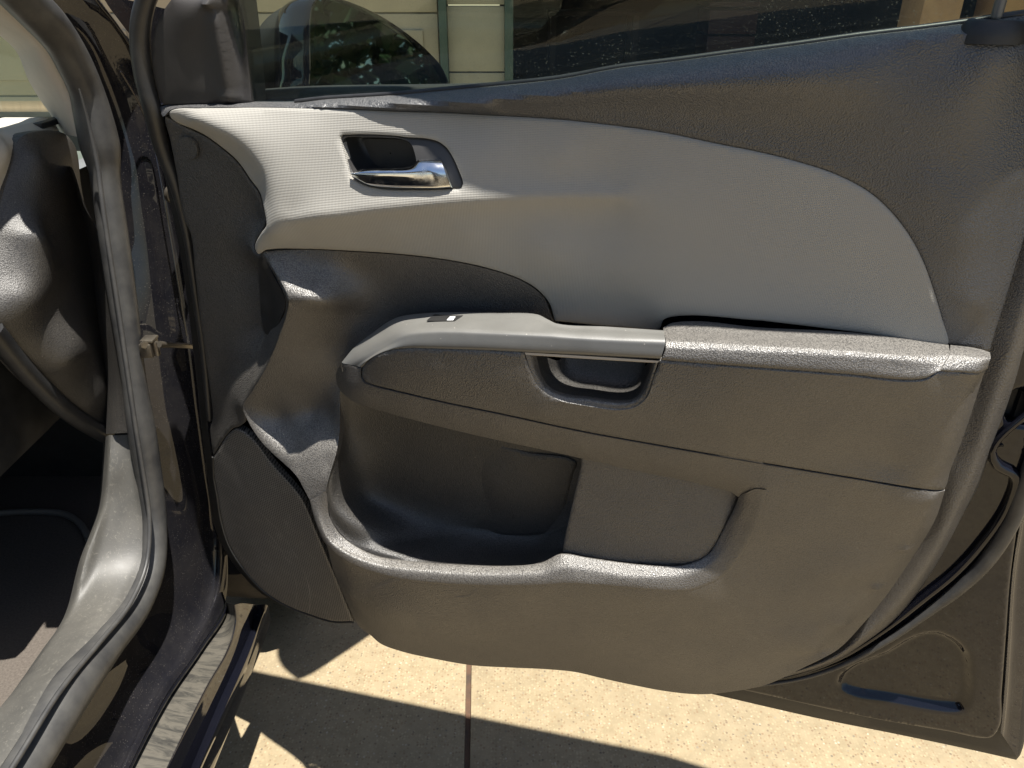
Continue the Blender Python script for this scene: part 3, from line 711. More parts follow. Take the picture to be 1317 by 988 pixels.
lvr = [[(450, 222, 2), (470, 217.6, 2), (500, 216.6, 2), (524, 215.3, 2), (532, 212, 2), (538, 206, 2), (552, 204.8, 2), (565, 205.5, 2)],
       [(450.5, 222.6, 4), (470, 219, 7), (500, 218.2, 8), (525, 217.5, 8), (534, 214.5, 8), (540, 209.5, 7), (553, 208, 7), (568, 209.5, 6)],
       [(451, 223.5, 6), (471, 223, 10), (500, 222.5, 11), (525, 222, 11), (537, 221, 11), (544, 220, 11), (556, 219.5, 11), (572, 220, 9)],
       [(452, 225, 5), (472, 232, 7), (501, 235, 7), (526, 236, 7), (539, 236.2, 7), (546, 236.2, 7), (558, 236, 7), (577, 234.5, 6)],
       [(453, 226.2, 2), (473, 237.6, 3), (502, 241.2, 3), (527, 242, 3), (540, 242.2, 3), (547, 242.2, 3), (560, 242.2, 3), (580, 241, 2)]]
iloft('handle_lever', [[on_b(*p) for p in rl] for rl in lvr], 'chrome', D, per=5, sub=5, back=(.0, .01))
loft('lever_end', [[on_b(565, 205.5, 2.2), on_b(572, 220, 9.2), on_b(580, 241, 2.2)], [on_b(568, 205.5, 0), on_b(575, 220, 5), on_b(582.5, 241.5, 0)], [on_b(568.5, 205.5, -8), on_b(575.5, 220, -8), on_b(583, 241.5, -8)]], 'chrome', D, n=16, sub=3)

# ---------------------------------------------------------------- hinge side cover (recessed dark panel)
hc_loop = [(212, 150, 16), (219, 154, 14), (244, 167, 12), (261, 175, 12), (285, 192, 12), (304, 209, 12), (321, 233, 12), (333, 250, 13), (338, 269, 14), (341, 282, 15), (340, 290, 16), (334, 300, 18), (327, 312, 20), (326, 321, 24), (332, 328, 34), (339, 324, 44), (355, 352, 58), (371, 384, 73), (367.6, 409, 67), (355.5, 443, 59), (341, 475, 52), (324, 504, 46), (312.5, 525, 42), (316, 540, 40), (307, 549, 34), (300, 551, 30), (273.5, 586, 14), (270, 551, 10), (273, 539, 10), (270.5, 509, 10), (265.6, 475, 10), (258, 421, 10), (250, 350, 10), (244, 300, 10), (236, 282, 10), (227, 226, 10), (218, 180, 12)]
hcc = [(332, 345, 15), (331, 380, 14), (333, 410, 15), (341, 428, 21), (352, 380, 27), (362, 388, 44), (349, 360, 33), (352, 405, 26), (346, 436, 36), (321, 475, 32), (292, 511, 22), (300, 400, 13), (280, 300, 12), (260, 220, 12), (300, 250, 11), (320, 290, 12), (310, 450, 19), (285, 480, 14), (290, 540, 22)]
patch('hinge_cover', hc_loop, hcc, 'cover', D, skirt=.01, corners=(14, 17, 22, 26), lam=1e-8)
patch('ridge_shade', [(334, 331, 40), (341, 334, 46), (352, 356, 56), (366, 384, 66), (367, 392, 66), (362, 408, 58), (353, 424, 38), (346, 431, 31), (340, 428, 25), (336, 410, 21), (334, 380, 20), (332, 345, 24)], [(340, 380, 22), (341, 405, 22), (343, 355, 30)], 'rubber_dark', D, res=.004, skirt=.01, bev=(.001, .0003))  # black patch standing in for the shade beside the ridge
pc = DOOR.U(243, 190, 13); cyl('screw_cap', pc, DOOR.n, .0125, .004, 'cover', D, 28, bevel=.0008)
# ---------------------------------------------------------------- speaker grille
gr = [(303, 552, 30), (309, 553, 33), (325, 566, 38), (349, 597, 42), (371, 621.5, 46), (386, 640, 48), (396, 660, 50), (405, 682, 52), (430, 741, 50), (454, 800, 44), (427, 799.5, 38), (403, 792.5, 33), (366.5, 778, 27), (337, 758.5, 22), (315.5, 734.5, 18), (296, 705, 14), (284.5, 671, 12), (279.5, 640, 12), (275, 614, 12), (274, 588, 14)]
patch('speaker_grille', gr, [(330, 650, 34), (370, 700, 38), (340, 700, 30), (400, 750, 40), (300, 620, 24), (320, 600, 33)], 'grille', D, corners=(9, 19), skirt=.01, lam=1e-7)
tube('grille_rim', [DOOR.U(x, y, h - 1) for x, y, h in gr[9:]], .0018, 'blackpl', D, 8, .006)

# ---------------------------------------------------------------- main lower panel
lp_top = [(339, 324.5, 44), (355, 322.5, 42), (400, 321.5, 37), (450, 324, 33), (500, 327, 30), (550, 332, 27), (600, 340, 25), (640, 350, 22), (670, 361, 19), (689, 373, 17), (700, 384, 15), (707, 400, 13), (713, 415, 11), (713, 436, 11), (640, 436, 13), (560, 436, 15), (500, 445, 18), (462, 475, 24), (441, 498, 28)]
lp_right = [(984, 598.5, 77), (997, 600.5, 76), (1094, 616, 68), (1191, 632, 55), (1208, 633, 44), (1215.5, 631, 36), (1203.5, 667, 31), (1184, 701, 27), (1165, 730, 24), (1140, 766, 21), (1113, 799, 19), (1077, 836, 18), (1060, 846, 26), (1031, 860, 28), (1007, 872, 30), (983, 881.6, 32), (946, 889, 36), (910, 893, 40), (886, 892.6, 43), (849, 888, 46), (813, 881, 49), (776, 873, 52), (740, 864.6, 54), (704, 861, 56), (657, 858.8, 58), (609, 856, 60), (561, 848, 60), (513, 837, 58), (489, 827.7, 55), (475, 815.7, 52), (464, 808, 50)]
lp_left = [(456, 798, 54), (430, 737, 72)]
ip_edge = [(438, 512, 32), (436, 561, 48), (432, 584, 62), (422, 618, 76), (419.4, 633, 79), (398, 643, 82)]
ip_left = [(390.6, 628.8, 78), (381, 612, 73), (366, 597, 66), (347, 580, 58), (332, 563, 51), (320, 543.7, 45), (312.5, 525, 42), (324, 504, 46), (341, 475, 52), (355.5, 443, 59), (367.6, 409, 67), (371, 384, 73), (355, 352, 58)]
ipc = [(390, 430, 51), (385, 480, 39), (378, 520, 30), (376, 545, 34), (340, 541, 38), (356, 548, 36), (419, 446, 31), (402, 535, 25),
    (385, 351, 50), (362, 354, 60), (400, 366, 56), (370, 340, 48), (440, 370, 40), (450, 350, 29), (450, 400, 30), (450, 430, 25), (520, 370, 20), (600, 370, 17), (670, 392, 13), (560, 410, 15), (430, 440, 28), (428, 500, 27), (424, 535, 30), (420, 470, 29)]
ipv = [[(371, 384, 73), (395, 384.5, 71), (421, 386, 60)], [(374, 377, 71), (395, 377, 68), (417, 377, 58)], [(372, 392, 71), (395, 393, 68), (419, 395, 56)],
       [(327, 551, 47), (347, 562, 49), (372, 568, 49), (398, 561, 47), (420, 570, 53)], [(346, 574, 56), (372, 586, 62), (400, 588, 63), (424, 598, 67)], [(374, 600, 68), (398, 612, 73), (416, 620, 76)]]
def out(l, k=12): return [(x, y, h + k * float(np.interp(x, [860, 950], [1, 0])) + 7 * float(np.interp(x, [420, 470], [1, 0]))) for x, y, h in l]
patch('inner_panel', lp_top + ip_edge + ip_left, ipc, 'dark', D, corners=(0, 12, 13, 23, 24, 35), skirt=.014, lam=1e-7, curves=ipv, bev=(.0016, .0002))
rim_in = [(419.4, 633, 60), (423, 662, 63), (436.5, 686, 66), (458, 703, 68), (485, 715.5, 69), (521.5, 721.6, 70), (594, 727, 71), (667, 728, 71), (697, 724, 70), (722, 712, 67), (753, 716.7, 67), (801.5, 724, 67), (850, 728, 66), (880, 727, 65), (908, 715.5, 63), (920, 700, 62), (935, 672, 62), (945, 652, 63), (950, 640, 66)]
rim_m = [(411, 637, 62), (415, 666, 68), (428, 692.5, 74), (451.5, 709.5, 78), (485, 722.5, 81), (521, 728.5, 83), (594, 734.5, 84), (667, 735, 84), (698, 732.5, 83), (723, 726, 81), (756, 729, 79), (801, 734.5, 78), (850, 738, 76), (882, 736.5, 74), (913, 722, 70), (929, 705, 68), (945, 673.5, 68), (955, 650, 70), (960, 634, 73)]
rim_o = [(403, 640.5, 63), (410, 668.5, 71), (424, 697, 79), (448.5, 714.5, 84), (485, 728.5, 87), (521, 735.5, 89), (594, 742, 90), (667, 743, 90), (699, 741.5, 89), (727, 738.5, 87), (760, 741, 85), (801, 744, 84), (850, 748, 81), (885, 746.5, 78), (919, 729, 73), (938, 709, 71), (957, 675, 71), (967, 648.5, 73.5), (972, 629, 76)]
rim_p = [(398, 643, 62.5), (406, 672, 70), (420.5, 702, 77), (444, 722, 84), (485, 738, 89), (521, 746, 91.5), (594, 753, 92.5), (667, 754, 92.5), (702, 753, 91.5), (732, 751, 89.5), (768, 753, 87.5), (803, 756, 86), (850, 760, 83), (890, 759, 79.5), (932, 740, 74.5), (953, 715, 72.5), (972, 679, 72.5), (982, 651, 74.5), (986, 630, 76)]
rim_in, rim_m, rim_o, rim_p = out(rim_in), out(rim_m), out(rim_o), out(rim_p)
iloft('pocket_rim', [rim_in, rim_m, rim_o, rim_p], 'dark', D, per=7, sub=6, back=(.03, .01))
lpc = [(500, 790, 97), (600, 800, 96), (700, 810, 90), (800, 820, 80), (900, 820, 68), (1000, 760, 62), (1050, 700, 61), (1100, 650, 62), (1150, 665, 57), (1100, 740, 52), (1050, 800, 46), (1010, 690, 68), (1165, 710, 46), (1185, 665, 52), (1130, 760, 41), (1090, 805, 36), (1050, 838, 34), (980, 868, 42), (445, 760, 80), (470, 765, 92), (560, 838, 68), (657, 848, 66), (776, 863, 60), (880, 882, 52)]
_, T_l, _, _ = patch('lower_panel', rim_p[2:] + lp_right + lp_left, lpc, 'dark', D, corners=(0, 16, 17, 22, 48), skirt=.02, lam=1e-7, bev=(.0010, .0001), ret=True, curves=[[(1200, 640, 53), (1188, 668, 48), (1168, 702, 43), (1148, 731, 38), (1122, 766, 34), (1094, 798, 31), (1058, 832, 30), (1020, 852, 33)], [(1190, 645, 56), (1178, 670, 51), (1156, 704, 46), (1136, 733, 42), (1110, 766, 38)]])
M['scuff'] = m_simple_noise('pale_scuff', (.16, .15, .135), (.07, .065, .06), 300., .7, .2, 900)
for pl, w in (([(455, 766), (480, 757), (515, 744)], .8), ([(462, 760), (485, 752), (505, 744.5)], .4), ([(586, 768), (603, 766), (613, 757)], .5), ([(990, 786), (996, 797)], .6)):
    a_ = [tuple([x, y - w, px_on(DOOR, T_l, x, y - w)[2] * 1000 + .25]) for x, y in pl]; b_ = [tuple([x, y + w, px_on(DOOR, T_l, x, y + w)[2] * 1000 + .25]) for x, y in pl]
    loft('scuff_mark', [a_, b_], 'scuff', D, n=14, sub=1)

# right hand flange of the trim
fi = [(1345, 215, 4), (1317, 308, 4), (1293, 387, 5), (1276, 441, 6), (1264, 487, 7), (1252, 526, 8), (1240, 562, 9), (1223, 606, 10), (1215, 631, 10), (1203.5, 667, 10), (1184, 701, 10), (1165, 730, 10), (1140, 766, 10), (1113, 799, 9), (1077, 836, 8), (1045, 855, 8), (935, 884, 4)]
fo = [(1345, 390, 5), (1317, 445, 5), (1308, 477, 5), (1293, 523, 5), (1279, 560, 5), (1259, 620, 5), (1240, 657, 5), (1216, 703, 5), (1191, 745, 5), (1148, 799, 5), (1118, 823, 5), (1070, 852, 6), (940, 887, 6)]
mid = [tuple((np.array(fi_) * .35 + np.array(fo_) * .65) + np.array([0, 0, 9])) for fi_, fo_ in zip([fi[i] for i in (0, 1, 2, 3, 5, 7, 8, 9, 10, 12, 13, 14, 16)], fo)]
loft('rear_flange', [fi, [fi[i] for i in (0, 1, 2, 3, 5, 7, 8, 9, 10, 12, 13, 14, 16)], mid, fo, [(x + 1, y + 1, h - 6) for x, y, h in fo]], 'dark', D, n=90, sub=4)

# ---------------------------------------------------------------- armrest
cap_front = [(466, 472, 84), (472, 464.5, 88), (485, 455.5, 94), (504.5, 449.3, 97), (517, 447.8, 98), (594, 448.8, 100), (674, 452.8, 100), (760, 457, 100), (849.5, 461.5, 99)]
cap_r = [[(439, 467, 72), (455, 447.5, 63), (478, 429, 55), (509, 409, 48), (545, 403, 44), (640, 402.6, 43), (690, 404.3, 46), (706, 412, 58), (716, 416.6, 65), (780, 420.5, 66), (853, 425.5, 68)],
         [(442, 467.5, 74), (459, 451, 69), (483, 433, 65), (513, 415.5, 63), (548, 410, 61), (641, 410, 62), (691, 412, 64), (707, 417, 69), (717, 420.5, 73), (780, 424.5, 75), (854, 429, 77)],
         [(447, 468.5, 76), (464, 455, 77), (488, 439, 79), (517, 423.5, 81), (550, 419.5, 83), (642, 422, 86), (692, 424.2, 87), (708, 425, 87.5), (718, 425.8, 88), (780, 429.3, 88), (855, 433, 88)],
         [(452, 469.5, 78.5), (468, 458.5, 83), (492, 444, 86.5), (519, 429, 90), (552, 424.5, 91.5), (643, 427, 94), (693, 429.5, 95), (709, 430.3, 95.3), (718, 431, 95.5), (780, 434.8, 95.5), (855.5, 438.5, 95)],
         [(458, 470.5, 81), (471, 462, 86.5), (495, 447, 91), (521, 435, 95), (554, 431, 96.5), (643, 433.5, 98), (693, 436, 98.5), (709, 437, 98.7), (718, 437.5, 99), (780, 441.5, 99), (854.5, 446, 98)],
         [(466, 472, 84), (475, 462.5, 89.5), (498, 451, 95.5), (523, 447.6, 98), (556, 448.2, 99.5), (643, 451, 100), (693, 453.8, 100), (709, 454.6, 100), (718, 455, 100), (780, 458, 100), (849.5, 461.5, 99)]]
def ar(l): return [(x, y, h * float(np.interp(x, [430, 640, 850, 985], [.86, .95, .95, 1.]))) for x, y, h in l]
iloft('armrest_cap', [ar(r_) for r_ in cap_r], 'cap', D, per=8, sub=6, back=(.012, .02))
# switch on the cap
sw = [(543, 412.5, 59), (553, 407, 47), (594, 407, 47), (585, 413, 60)]
patch('window_switch', [(x, y, h + 1.5) for x, y, h in [(548, 413.5, 65.55), (556, 407.5, 52.25), (594, 407.5, 53.2), (584, 413.5, 66.5)]], [], 'blackpl', D, corners=(0, 1, 2, 3), res=.003, skirt=.006)
patch('switch_tab', [(x, y, h + 4) for x, y, h in [(574, 412.5, 63.175), (577, 409.5, 57), (584, 409.7, 57), (582, 412.5, 63.175)]], [], 'glow_white', D, corners=(0, 1, 2, 3), res=.003, skirt=.004)
# pad
pad_r = [[(853, 421, 36), (866, 415, 31), (980, 421.5, 28), (1094, 427.5, 27), (1165, 436, 27), (1195, 440.6, 27), (1219.5, 444, 27)],
         [(853.5, 427, 58), (868, 426, 56), (980, 432, 56), (1094, 438.5, 54), (1165, 445.5, 50), (1197, 447.8, 47), (1221, 449, 44)],
         [(856, 435.5, 82), (872, 436, 82), (980, 441.5, 80), (1094, 448, 76), (1165, 454.5, 69), (1198, 456, 63), (1221.5, 453, 54)],
         [(856.5, 442, 91), (874, 442.5, 91), (980, 447.5, 89), (1094, 454, 84.5), (1165, 460.5, 77), (1197, 463, 71), (1220, 458, 62)],
         [(856, 450, 96), (876, 451, 96), (980, 457, 93.5), (1094, 464, 88.5), (1165, 471, 80.5), (1195, 473, 76), (1214.5, 467, 70)],
         [(850, 462.8, 98), (880, 465.5, 97.5), (980, 473, 95), (1094, 481.6, 90), (1165, 488.3, 83), (1190, 486.3, 79), (1206, 478, 76)]]
iloft('armrest_pad', [ar(r_) for r_ in pad_r], 'dark', D, per=8, sub=6, back=(.012, .02))
loft('pad_end', [ar(r_) for r_ in ([(853, 421, 36), (853.5, 427, 58), (856, 435.5, 82), (856.5, 442, 91), (856, 450, 96), (850, 462.8, 98)], [(853, 428, 36), (853.5, 433, 56), (855, 440, 76), (855, 445, 82), (855, 452, 86), (850, 464, 86)])], 'dark', D, n=24, sub=1)
end_r = [[(1222, 444, 27), (1245, 446.5, 26), (1262, 450, 25), (1273, 454, 25)], [(1222, 449.5, 46), (1245, 451, 45), (1262, 453.5, 43), (1273.5, 455.5, 40)], [(1221.5, 453.5, 56), (1244, 455, 55), (1262, 457, 53), (1274, 457.5, 49)],
         [(1220.5, 458, 64), (1243, 459.5, 63), (1262, 461, 60.5), (1274, 460.5, 55)], [(1216, 466, 71), (1241, 468, 69.5), (1260, 469, 66.5), (1272, 467, 58)], [(1208, 477.5, 76), (1238, 479, 72), (1257, 480, 68), (1269, 475, 56)]]
iloft('armrest_end', [ar(r_) for r_ in end_r], 'dark', D, per=6, sub=5, back=(.012, .02))
# front face with the pull cup opening
ff = [(465.5, 473.5, 84), (472, 466, 88), (485, 456.5, 94), (504.5, 450.3, 97), (517, 448.8, 98), (594, 449.8, 100), (674, 453.5, 100), (760, 458.5, 100), (850, 463.8, 98), (980, 474, 95), (1094, 482.6, 90), (1172, 489.8, 82), (1192, 487.2, 79), (1208, 477.8, 76), (1238, 479.3, 72), (1257, 480.3, 68), (1269, 475.5, 56), (1264, 488, 46), (1252, 526, 44), (1240, 562, 42), (1223, 606, 38), (1215.5, 629.5, 36), (1208, 631.5, 44), (1191, 630.5, 55), (1094, 615, 68), (997, 599, 76), (903, 583, 82), (830, 570.2, 85), (747, 555, 88), (643, 532.6, 90), (570, 517.6, 90), (502, 501.5, 88), (480, 496, 86), (469, 491.5, 85), (464.6, 484, 84)]
ffc = [(1170, 540, 72), (1150, 600, 62), (1000, 530, 88), (900, 520, 94), (700, 535, 96), (560, 480, 99), (640, 500, 98), (1080, 550, 80), (500, 475, 94), (700, 505, 99), (757, 527, 97), (796, 532, 96), (660, 470, 100), (850, 500, 97)]
ff, ffc = ar(ff), ar(ffc)
cup_rim = [(675, 454.5), (683, 477), (694, 498), (713.5, 511.5), (757, 521), (796, 526), (815.5, 522.5), (830, 511), (840, 485), (846.5, 465)]
_, T_f, _, H_f = patch('armrest_front', ff, ffc, 'dark', D, corners=(16,), skirt=.04, lam=1e-7, curves=[[(1250, 492, 65), (1238, 524, 63), (1225, 562, 60), (1208, 604, 55)], [(1240, 493, 69), (1228, 524, 67), (1214, 562, 64), (1196, 604, 60)]], holes=[cup_rim], hole_skirt=0, ret=True, bev=(.0016, .0018))
tube('seam_line', [DOOR.U(x, y + .4, h - .3) for x, y, h in ff[23:]][::-1], .0007, 'rubber_dark', D, 6, .008)
# pull cup: rounded lip, trough and back
def ring(pts, n=70):
    q = spline(np.array([DOOR.sth(*p) for p in pts]), .003, False); d = np.r_[0, np.cumsum(np.linalg.norm(np.diff(q[:, :2], axis=0), axis=1))]; u = np.linspace(0, d[-1], n)
    return DOOR.P(np.c_[[np.interp(u, d, q[:, k]) for k in range(3)]].T)
c0 = [(x, y, px_on(DOOR, T_f, x, y)[2] * 1000 - 1) for x, y in cup_rim]
c1 = [(682, 456, 97), (690, 480, 96), (701, 498, 95), (722, 508.5, 94), (757, 514, 94), (800, 519, 94), (816, 516, 94), (827, 506, 94), (835.5, 487, 95), (842, 466, 96)]
c2 = [(690, 458, 88), (696.4, 482, 87), (708.6, 499, 85), (730, 507, 84), (757, 510, 84), (803, 515, 84), (817, 511.5, 84), (825, 503, 85), (831, 489, 86), (838.6, 467, 87)]
c3 = [(700, 459, 60), (706, 478, 58), (718, 491, 56), (736, 498, 55), (757, 501, 55), (803, 506, 55), (817, 502, 55), (824, 496, 56), (829, 485, 58), (834, 467, 60)]
c4 = [(722, 460.5, 30), (728, 472, 28), (738, 480, 27), (750, 484, 26), (770, 487, 26), (803, 491, 26), (815, 488, 26), (822, 484, 27), (826, 478, 28), (830, 467, 30)]
c5 = [(716, 412, 14), (722, 420, 13), (735, 430, 13), (750, 436, 13), (770, 440, 13), (803, 440, 13), (815, 436, 13), (824, 430, 13), (835, 424, 13), (846, 420, 14)]
c1, c2, c3 = ar(c1), ar(c2), ar(c3)
grid('pull_cup', [ring(c) for c in (c0, c1, c2)], 'dark', D, 4)
c2b = [(x, y, h - 1) for x, y, h in c2]
grid('cup_liner', [ring(c) for c in (c2b, c3, c4, c5)], 'pocket', D, 5)
loft('cup_strip', [[(675, 453.4, 94), (760, 458.5, 94.5), (848, 464.2, 93)], [(676, 456.3, 94), (760, 461.5, 94.5), (846, 466.6, 93)], [(680, 457, 84), (760, 462, 84), (842, 467, 84)]], 'trimgrey', D, n=30, sub=1)
# underside lip running from the nose back into the lower panel
band_top = [(439, 467.5, 72), (452, 471, 79), (464.5, 474, 84), (463.6, 484, 84), (468, 492.5, 85), (480, 497, 86), (502, 502.5, 88), (570, 518.6, 90), (643, 533.6, 90), (747, 556, 88), (830, 571.2, 85), (903, 584, 82), (984, 598, 77)]
band_bot = [(986, 630, 76), (972, 629, 75.5), (951, 640, 66), (941, 633.5, 67), (923, 628, 68), (826, 607, 72), (748, 590, 75), (720, 583.5, 76), (643, 567, 77), (570, 550, 76), (497, 530.6, 74), (453.5, 516, 68), (439, 504, 62), (434, 496.6, 58), (431.8, 484, 58), (434, 475, 62)]
bc_ = [(446, 485, 76), (450, 500, 78), (470, 507, 83), (520, 520, 86), (643, 550, 87), (748, 573, 85), (850, 594, 81), (930, 610, 76), (580, 535, 87), (440, 482, 70)]
band_top, band_bot, bc_ = ar(band_top), ar(band_bot), ar(bc_)
patch('armrest_underlip', band_top + band_bot, bc_, 'dark', D, corners=(0, 2, 13), skirt=.05, res=.004, lam=1e-7, bev=(.0014, .0002))

# ---------------------------------------------------------------- pockets
pk = [[(437, 503, 32), (455, 500, 24), (500, 512, 16), (570, 530, 14), (643, 548, 14), (720, 562, 15), (754, 575, 17)],
      [(435.6, 548, 38), (452, 560, 22), (495, 585, 8), (565, 610, 8), (640, 615, 14), (705, 625, 16), (750, 610, 20)],
      [(432.6, 580, 57), (442, 610, 46), (478, 640, 12), (545, 660, 6), (625, 668, 14), (695, 678, 18), (744, 650, 24)],
      [(427, 603, 67), (431, 645, 74), (462, 672, 69), (530, 690, 34), (610, 684, 16), (690, 694, 22), (736, 680, 36)],
      [(422, 619, 74), (425, 662, 79), (450, 692, 79), (516, 711, 72), (600, 706, 42), (680, 712, 44), (729, 704, 52)],
      [(419.6, 632, 78), (430.5, 679, 81), (468, 710, 82), (521, 722.5, 81.5), (600, 728, 82), (680, 727.5, 82), (724, 713, 79)]]
iloft('map_pocket', pk, 'pocket', D, per=8, sub=7)
pt = [(600, 566, 8), (680, 583, 17), (741, 596, 20), (737, 610, 20), (722, 674, 20), (716, 684, 20), (704, 687.5, 20), (590, 673, 6), (572, 640, -6), (580, 600, 0)]
patch('pocket_back_plate', pt, [(640, 620, 17), (690, 650, 20)], 'pocket', D, res=.006, skirt=.004)
sp = [(750, 580, 64), (840, 600, 62), (920, 618, 58), (948, 630, 56), (950, 642, 56), (945, 654, 58), (935, 674, 62), (919, 704, 66), (909, 717, 69), (895, 724.5, 72), (874, 729, 74), (850, 729.5, 76), (801.5, 725.5, 77), (753, 718, 77), (723, 712.5, 77), (727, 690, 74), (738, 640, 68), (747, 600, 65)]
patch('shallow_pocket_panel', sp, [], 'dark', D, corners=(14,), skirt=.05, res=.005, lam=1e-8)
# ================================================================== BODY SIDE
S = SIDE
r0 = [(40, -20, -18), (57, 0, -16), (82, 29, -15), (100, 56, -14), (116, 90, -13), (129, 121, -12), (140, 165, -12), (147, 206, -12), (151, 239, -12), (160, 300, -12), (170, 383, -12), (183, 487, -12), (196, 567, -12), (204, 612, -12), (211, 678, -12), (208, 730, -12), (188, 788, -12), (153, 839, -12), (114, 894, -12), (61, 987, -12), (30, 1040, -12)]
r1 = [(80, -20, 0), (95, 0, 2), (118, 40, 4), (140, 85, 6), (155, 122, 8), (166, 165, 10), (174, 206, 12), (181, 250, 12), (190, 310, 12), (202, 400, 12), (214, 487, 12), (226, 567, 12), (236, 620, 12), (246, 690, 8), (240, 750, 4), (216, 805, 0), (176, 862, 0), (135, 925, 0), (95, 987, 0), (66, 1040, 0)]
r2 = [(112, -20, 18), (125, 0, 20), (150, 35, 24), (170, 70, 26), (184, 112, 28), (196, 160, 30), (203, 205, 32), (211, 250, 33), (220, 305, 34), (233, 390, 35), (243, 460, 36), (254, 540, 36), (263, 605, 34), (271, 659, 30), (275, 698, 26), (270, 765, 22), (243, 820, 20), (196, 890, 20), (149, 987, 20), (122, 1040, 20)]
r2b = [(114, -20, 22), (127, 0, 25), (153, 35, 29), (174, 70, 32), (189, 112, 36), (202, 160, 40), (211, 205, 44), (222, 250, 46), (234, 305, 48), (248, 390, 50), (257, 460, 52), (266, 540, 52), (274, 605, 50), (281, 659, 46), (284, 698, 42), (279, 765, 34), (251, 825, 30), (203, 895, 30), (157, 987, 30), (130, 1040, 30)]
r3 = [(116, -20, 16), (129, 0, 18), (155, 35, 20), (178, 70, 24), (194, 112, 28), (208, 160, 36), (219, 205, 42), (234, 250, 46), (248, 305, 48), (262, 390, 50), (270, 460, 52), (276, 540, 52), (283, 605, 50), (290, 659, 48), (292, 698, 46), (290, 773, 40), (258, 830, 36), (210, 900, 36), (166, 987, 36), (140, 1040, 36)]
loft('door_pillar', [r0, r1, r2, r2b, r3], 'paint_dusty', car, S, n=120, sub=5)
# sill steps
e0 = [(286, 760, 36), (290, 773, 36), (258, 830, 34), (210, 900, 34), (166, 987, 34), (140, 1040, 34)]
e1 = [(290, 775, 44), (293, 785, 44), (262, 836, 42), (216, 904, 42), (172, 987, 42), (147, 1040, 42)]
loft('sill_bead', [e0, [(a[0] * .5 + b[0] * .5, a[1] * .5 + b[1] * .5, max(a[2], b[2]) + 4) for a, b in zip(e0, e1)], e1], 'paint', car, S, n=40, sub=5)
e2 = [(300, 778, 78), (302, 796, 78), (296, 824, 76), (262, 888, 76), (214, 987, 76), (190, 1040, 76)]
loft('sill_ledge', [e1, e2], 'ledge', car, S, n=40, sub=4)
e3 = [(312, 776, 84), (314, 796, 84), (303, 826, 82), (270, 892, 82), (226, 987, 82), (202, 1040, 82)]
e4 = [(330, 778, 86), (326, 800, 86), (313, 834, 85), (283, 900, 85), (246, 987, 85), (222, 1040, 85)]
e5 = [(343, 778, 98), (334, 802, 98), (321, 838, 97), (292, 905, 97), (256, 987, 97), (234, 1040, 97)]
e6 = [(347, 784, 96), (338, 806, 96), (325, 842, 95), (296, 909, 95), (260, 987, 95), (238, 1040, 95)]
loft('rocker_edge', [e2, [(x + 2, y, h + 5) for x, y, h in e2], e3, e4], 'paint', car, S, n=40, sub=4)
loft('rocker_flange', [e4, e5, e6], 'paint', car, S, n=40, sub=3)
bot = np.array([S.U(*p) for p in e6]); b2 = bot.copy(); b2[:, 2] = .17; b2[:, 0] -= .03
grid('rocker', [np.array([np.interp(np.linspace(0, 5, 30), range(6), b[:, k]) for k in range(3)]).T for b in (bot - [0.001, 0, 0], (bot + b2) / 2 + [.01, 0, 0], b2)], 'paint', car, 4)
# rubber seal round the opening
sL = [(-20, -25), (5, 0), (31.6, 22), (56, 48.6), (75, 80), (90, 112), (99.6, 146), (109, 182), (116.6, 219), (119, 239), (127, 300), (143.6, 400), (157, 487), (167, 557), (174, 600), (179, 629), (184, 671), (178.6, 726), (157, 773), (118, 820), (59, 890), (8, 969), (-25, 1020)]
sR = [(35, -25), (57, 0), (82.6, 29), (102, 56), (119, 90), (132, 121), (143, 165), (150.6, 206), (153, 226), (155, 245), (163.7, 300), (173.7, 383), (187, 487), (200, 567), (206, 600), (209, 620), (214, 672), (212, 730), (192, 788), (157, 839), (118, 894), (65, 987), (33, 1040)]
pts, rad = [], []
for a, b in zip(sL, sR):
    c = ((a[0] + b[0]) / 2, (a[1] + b[1]) / 2); p = S.U(*c, 2); pts.append(p)
    rad.append(math.dist(a, b) / 2 / FPX * np.linalg.norm(p - CAM) / math.sqrt(1 + ((c[0] - 658) / FPX) ** 2 + ((c[1] - 494) / FPX) ** 2) * .98)
tube('door_seal', pts, rad, 'rubber', car, 16, .012)
tube('seal_lip', [S.U(a[0] * .72 + b[0] * .28, a[1] * .72 + b[1] * .28, 14) for a, b in zip(sL[5:], sR[5:])], [.001, .002] + [.003] * 16, 'rubber', car, 8, .012)
# grey trim inside the seal
k0 = [(99, 232, -8), (107, 262, -8), (127, 300, -10), (146, 400, -10), (160, 487, -10), (170, 556, -10)]
k1 = [(92, 215, -40), (104, 250, -42), (117, 300, -44), (133, 430, -46), (141, 500, -48), (141, 558, -50)]
loft('kick_panel', [k0, k1, [(x - 12, y, h - 60) for x, y, h in k1]], 'dash', car, S, n=40, sub=4)
t0 = [(172, 559, -6), (178, 600, -6), (183, 629, -6), (188, 671, -6), (182, 726, -6), (161, 773, -6), (122, 820, -6), (63, 890, -6), (12, 969, -6), (-25, 1025, -6)]
t1 = [(166, 559, -22), (169, 600, -22), (171, 629, -22), (172, 671, -22), (163, 726, -22), (140, 773, -22), (101, 822, -22), (45, 890, -22), (-8, 969, -22), (-50, 1025, -22)]
t2 = [(150, 560, -40), (148, 600, -40), (147, 640, -44), (138, 680, -50), (124, 730, -56), (104, 780, -58), (70, 825, -58), (22, 885, -58), (-40, 960, -58), (-80, 1010, -58)]
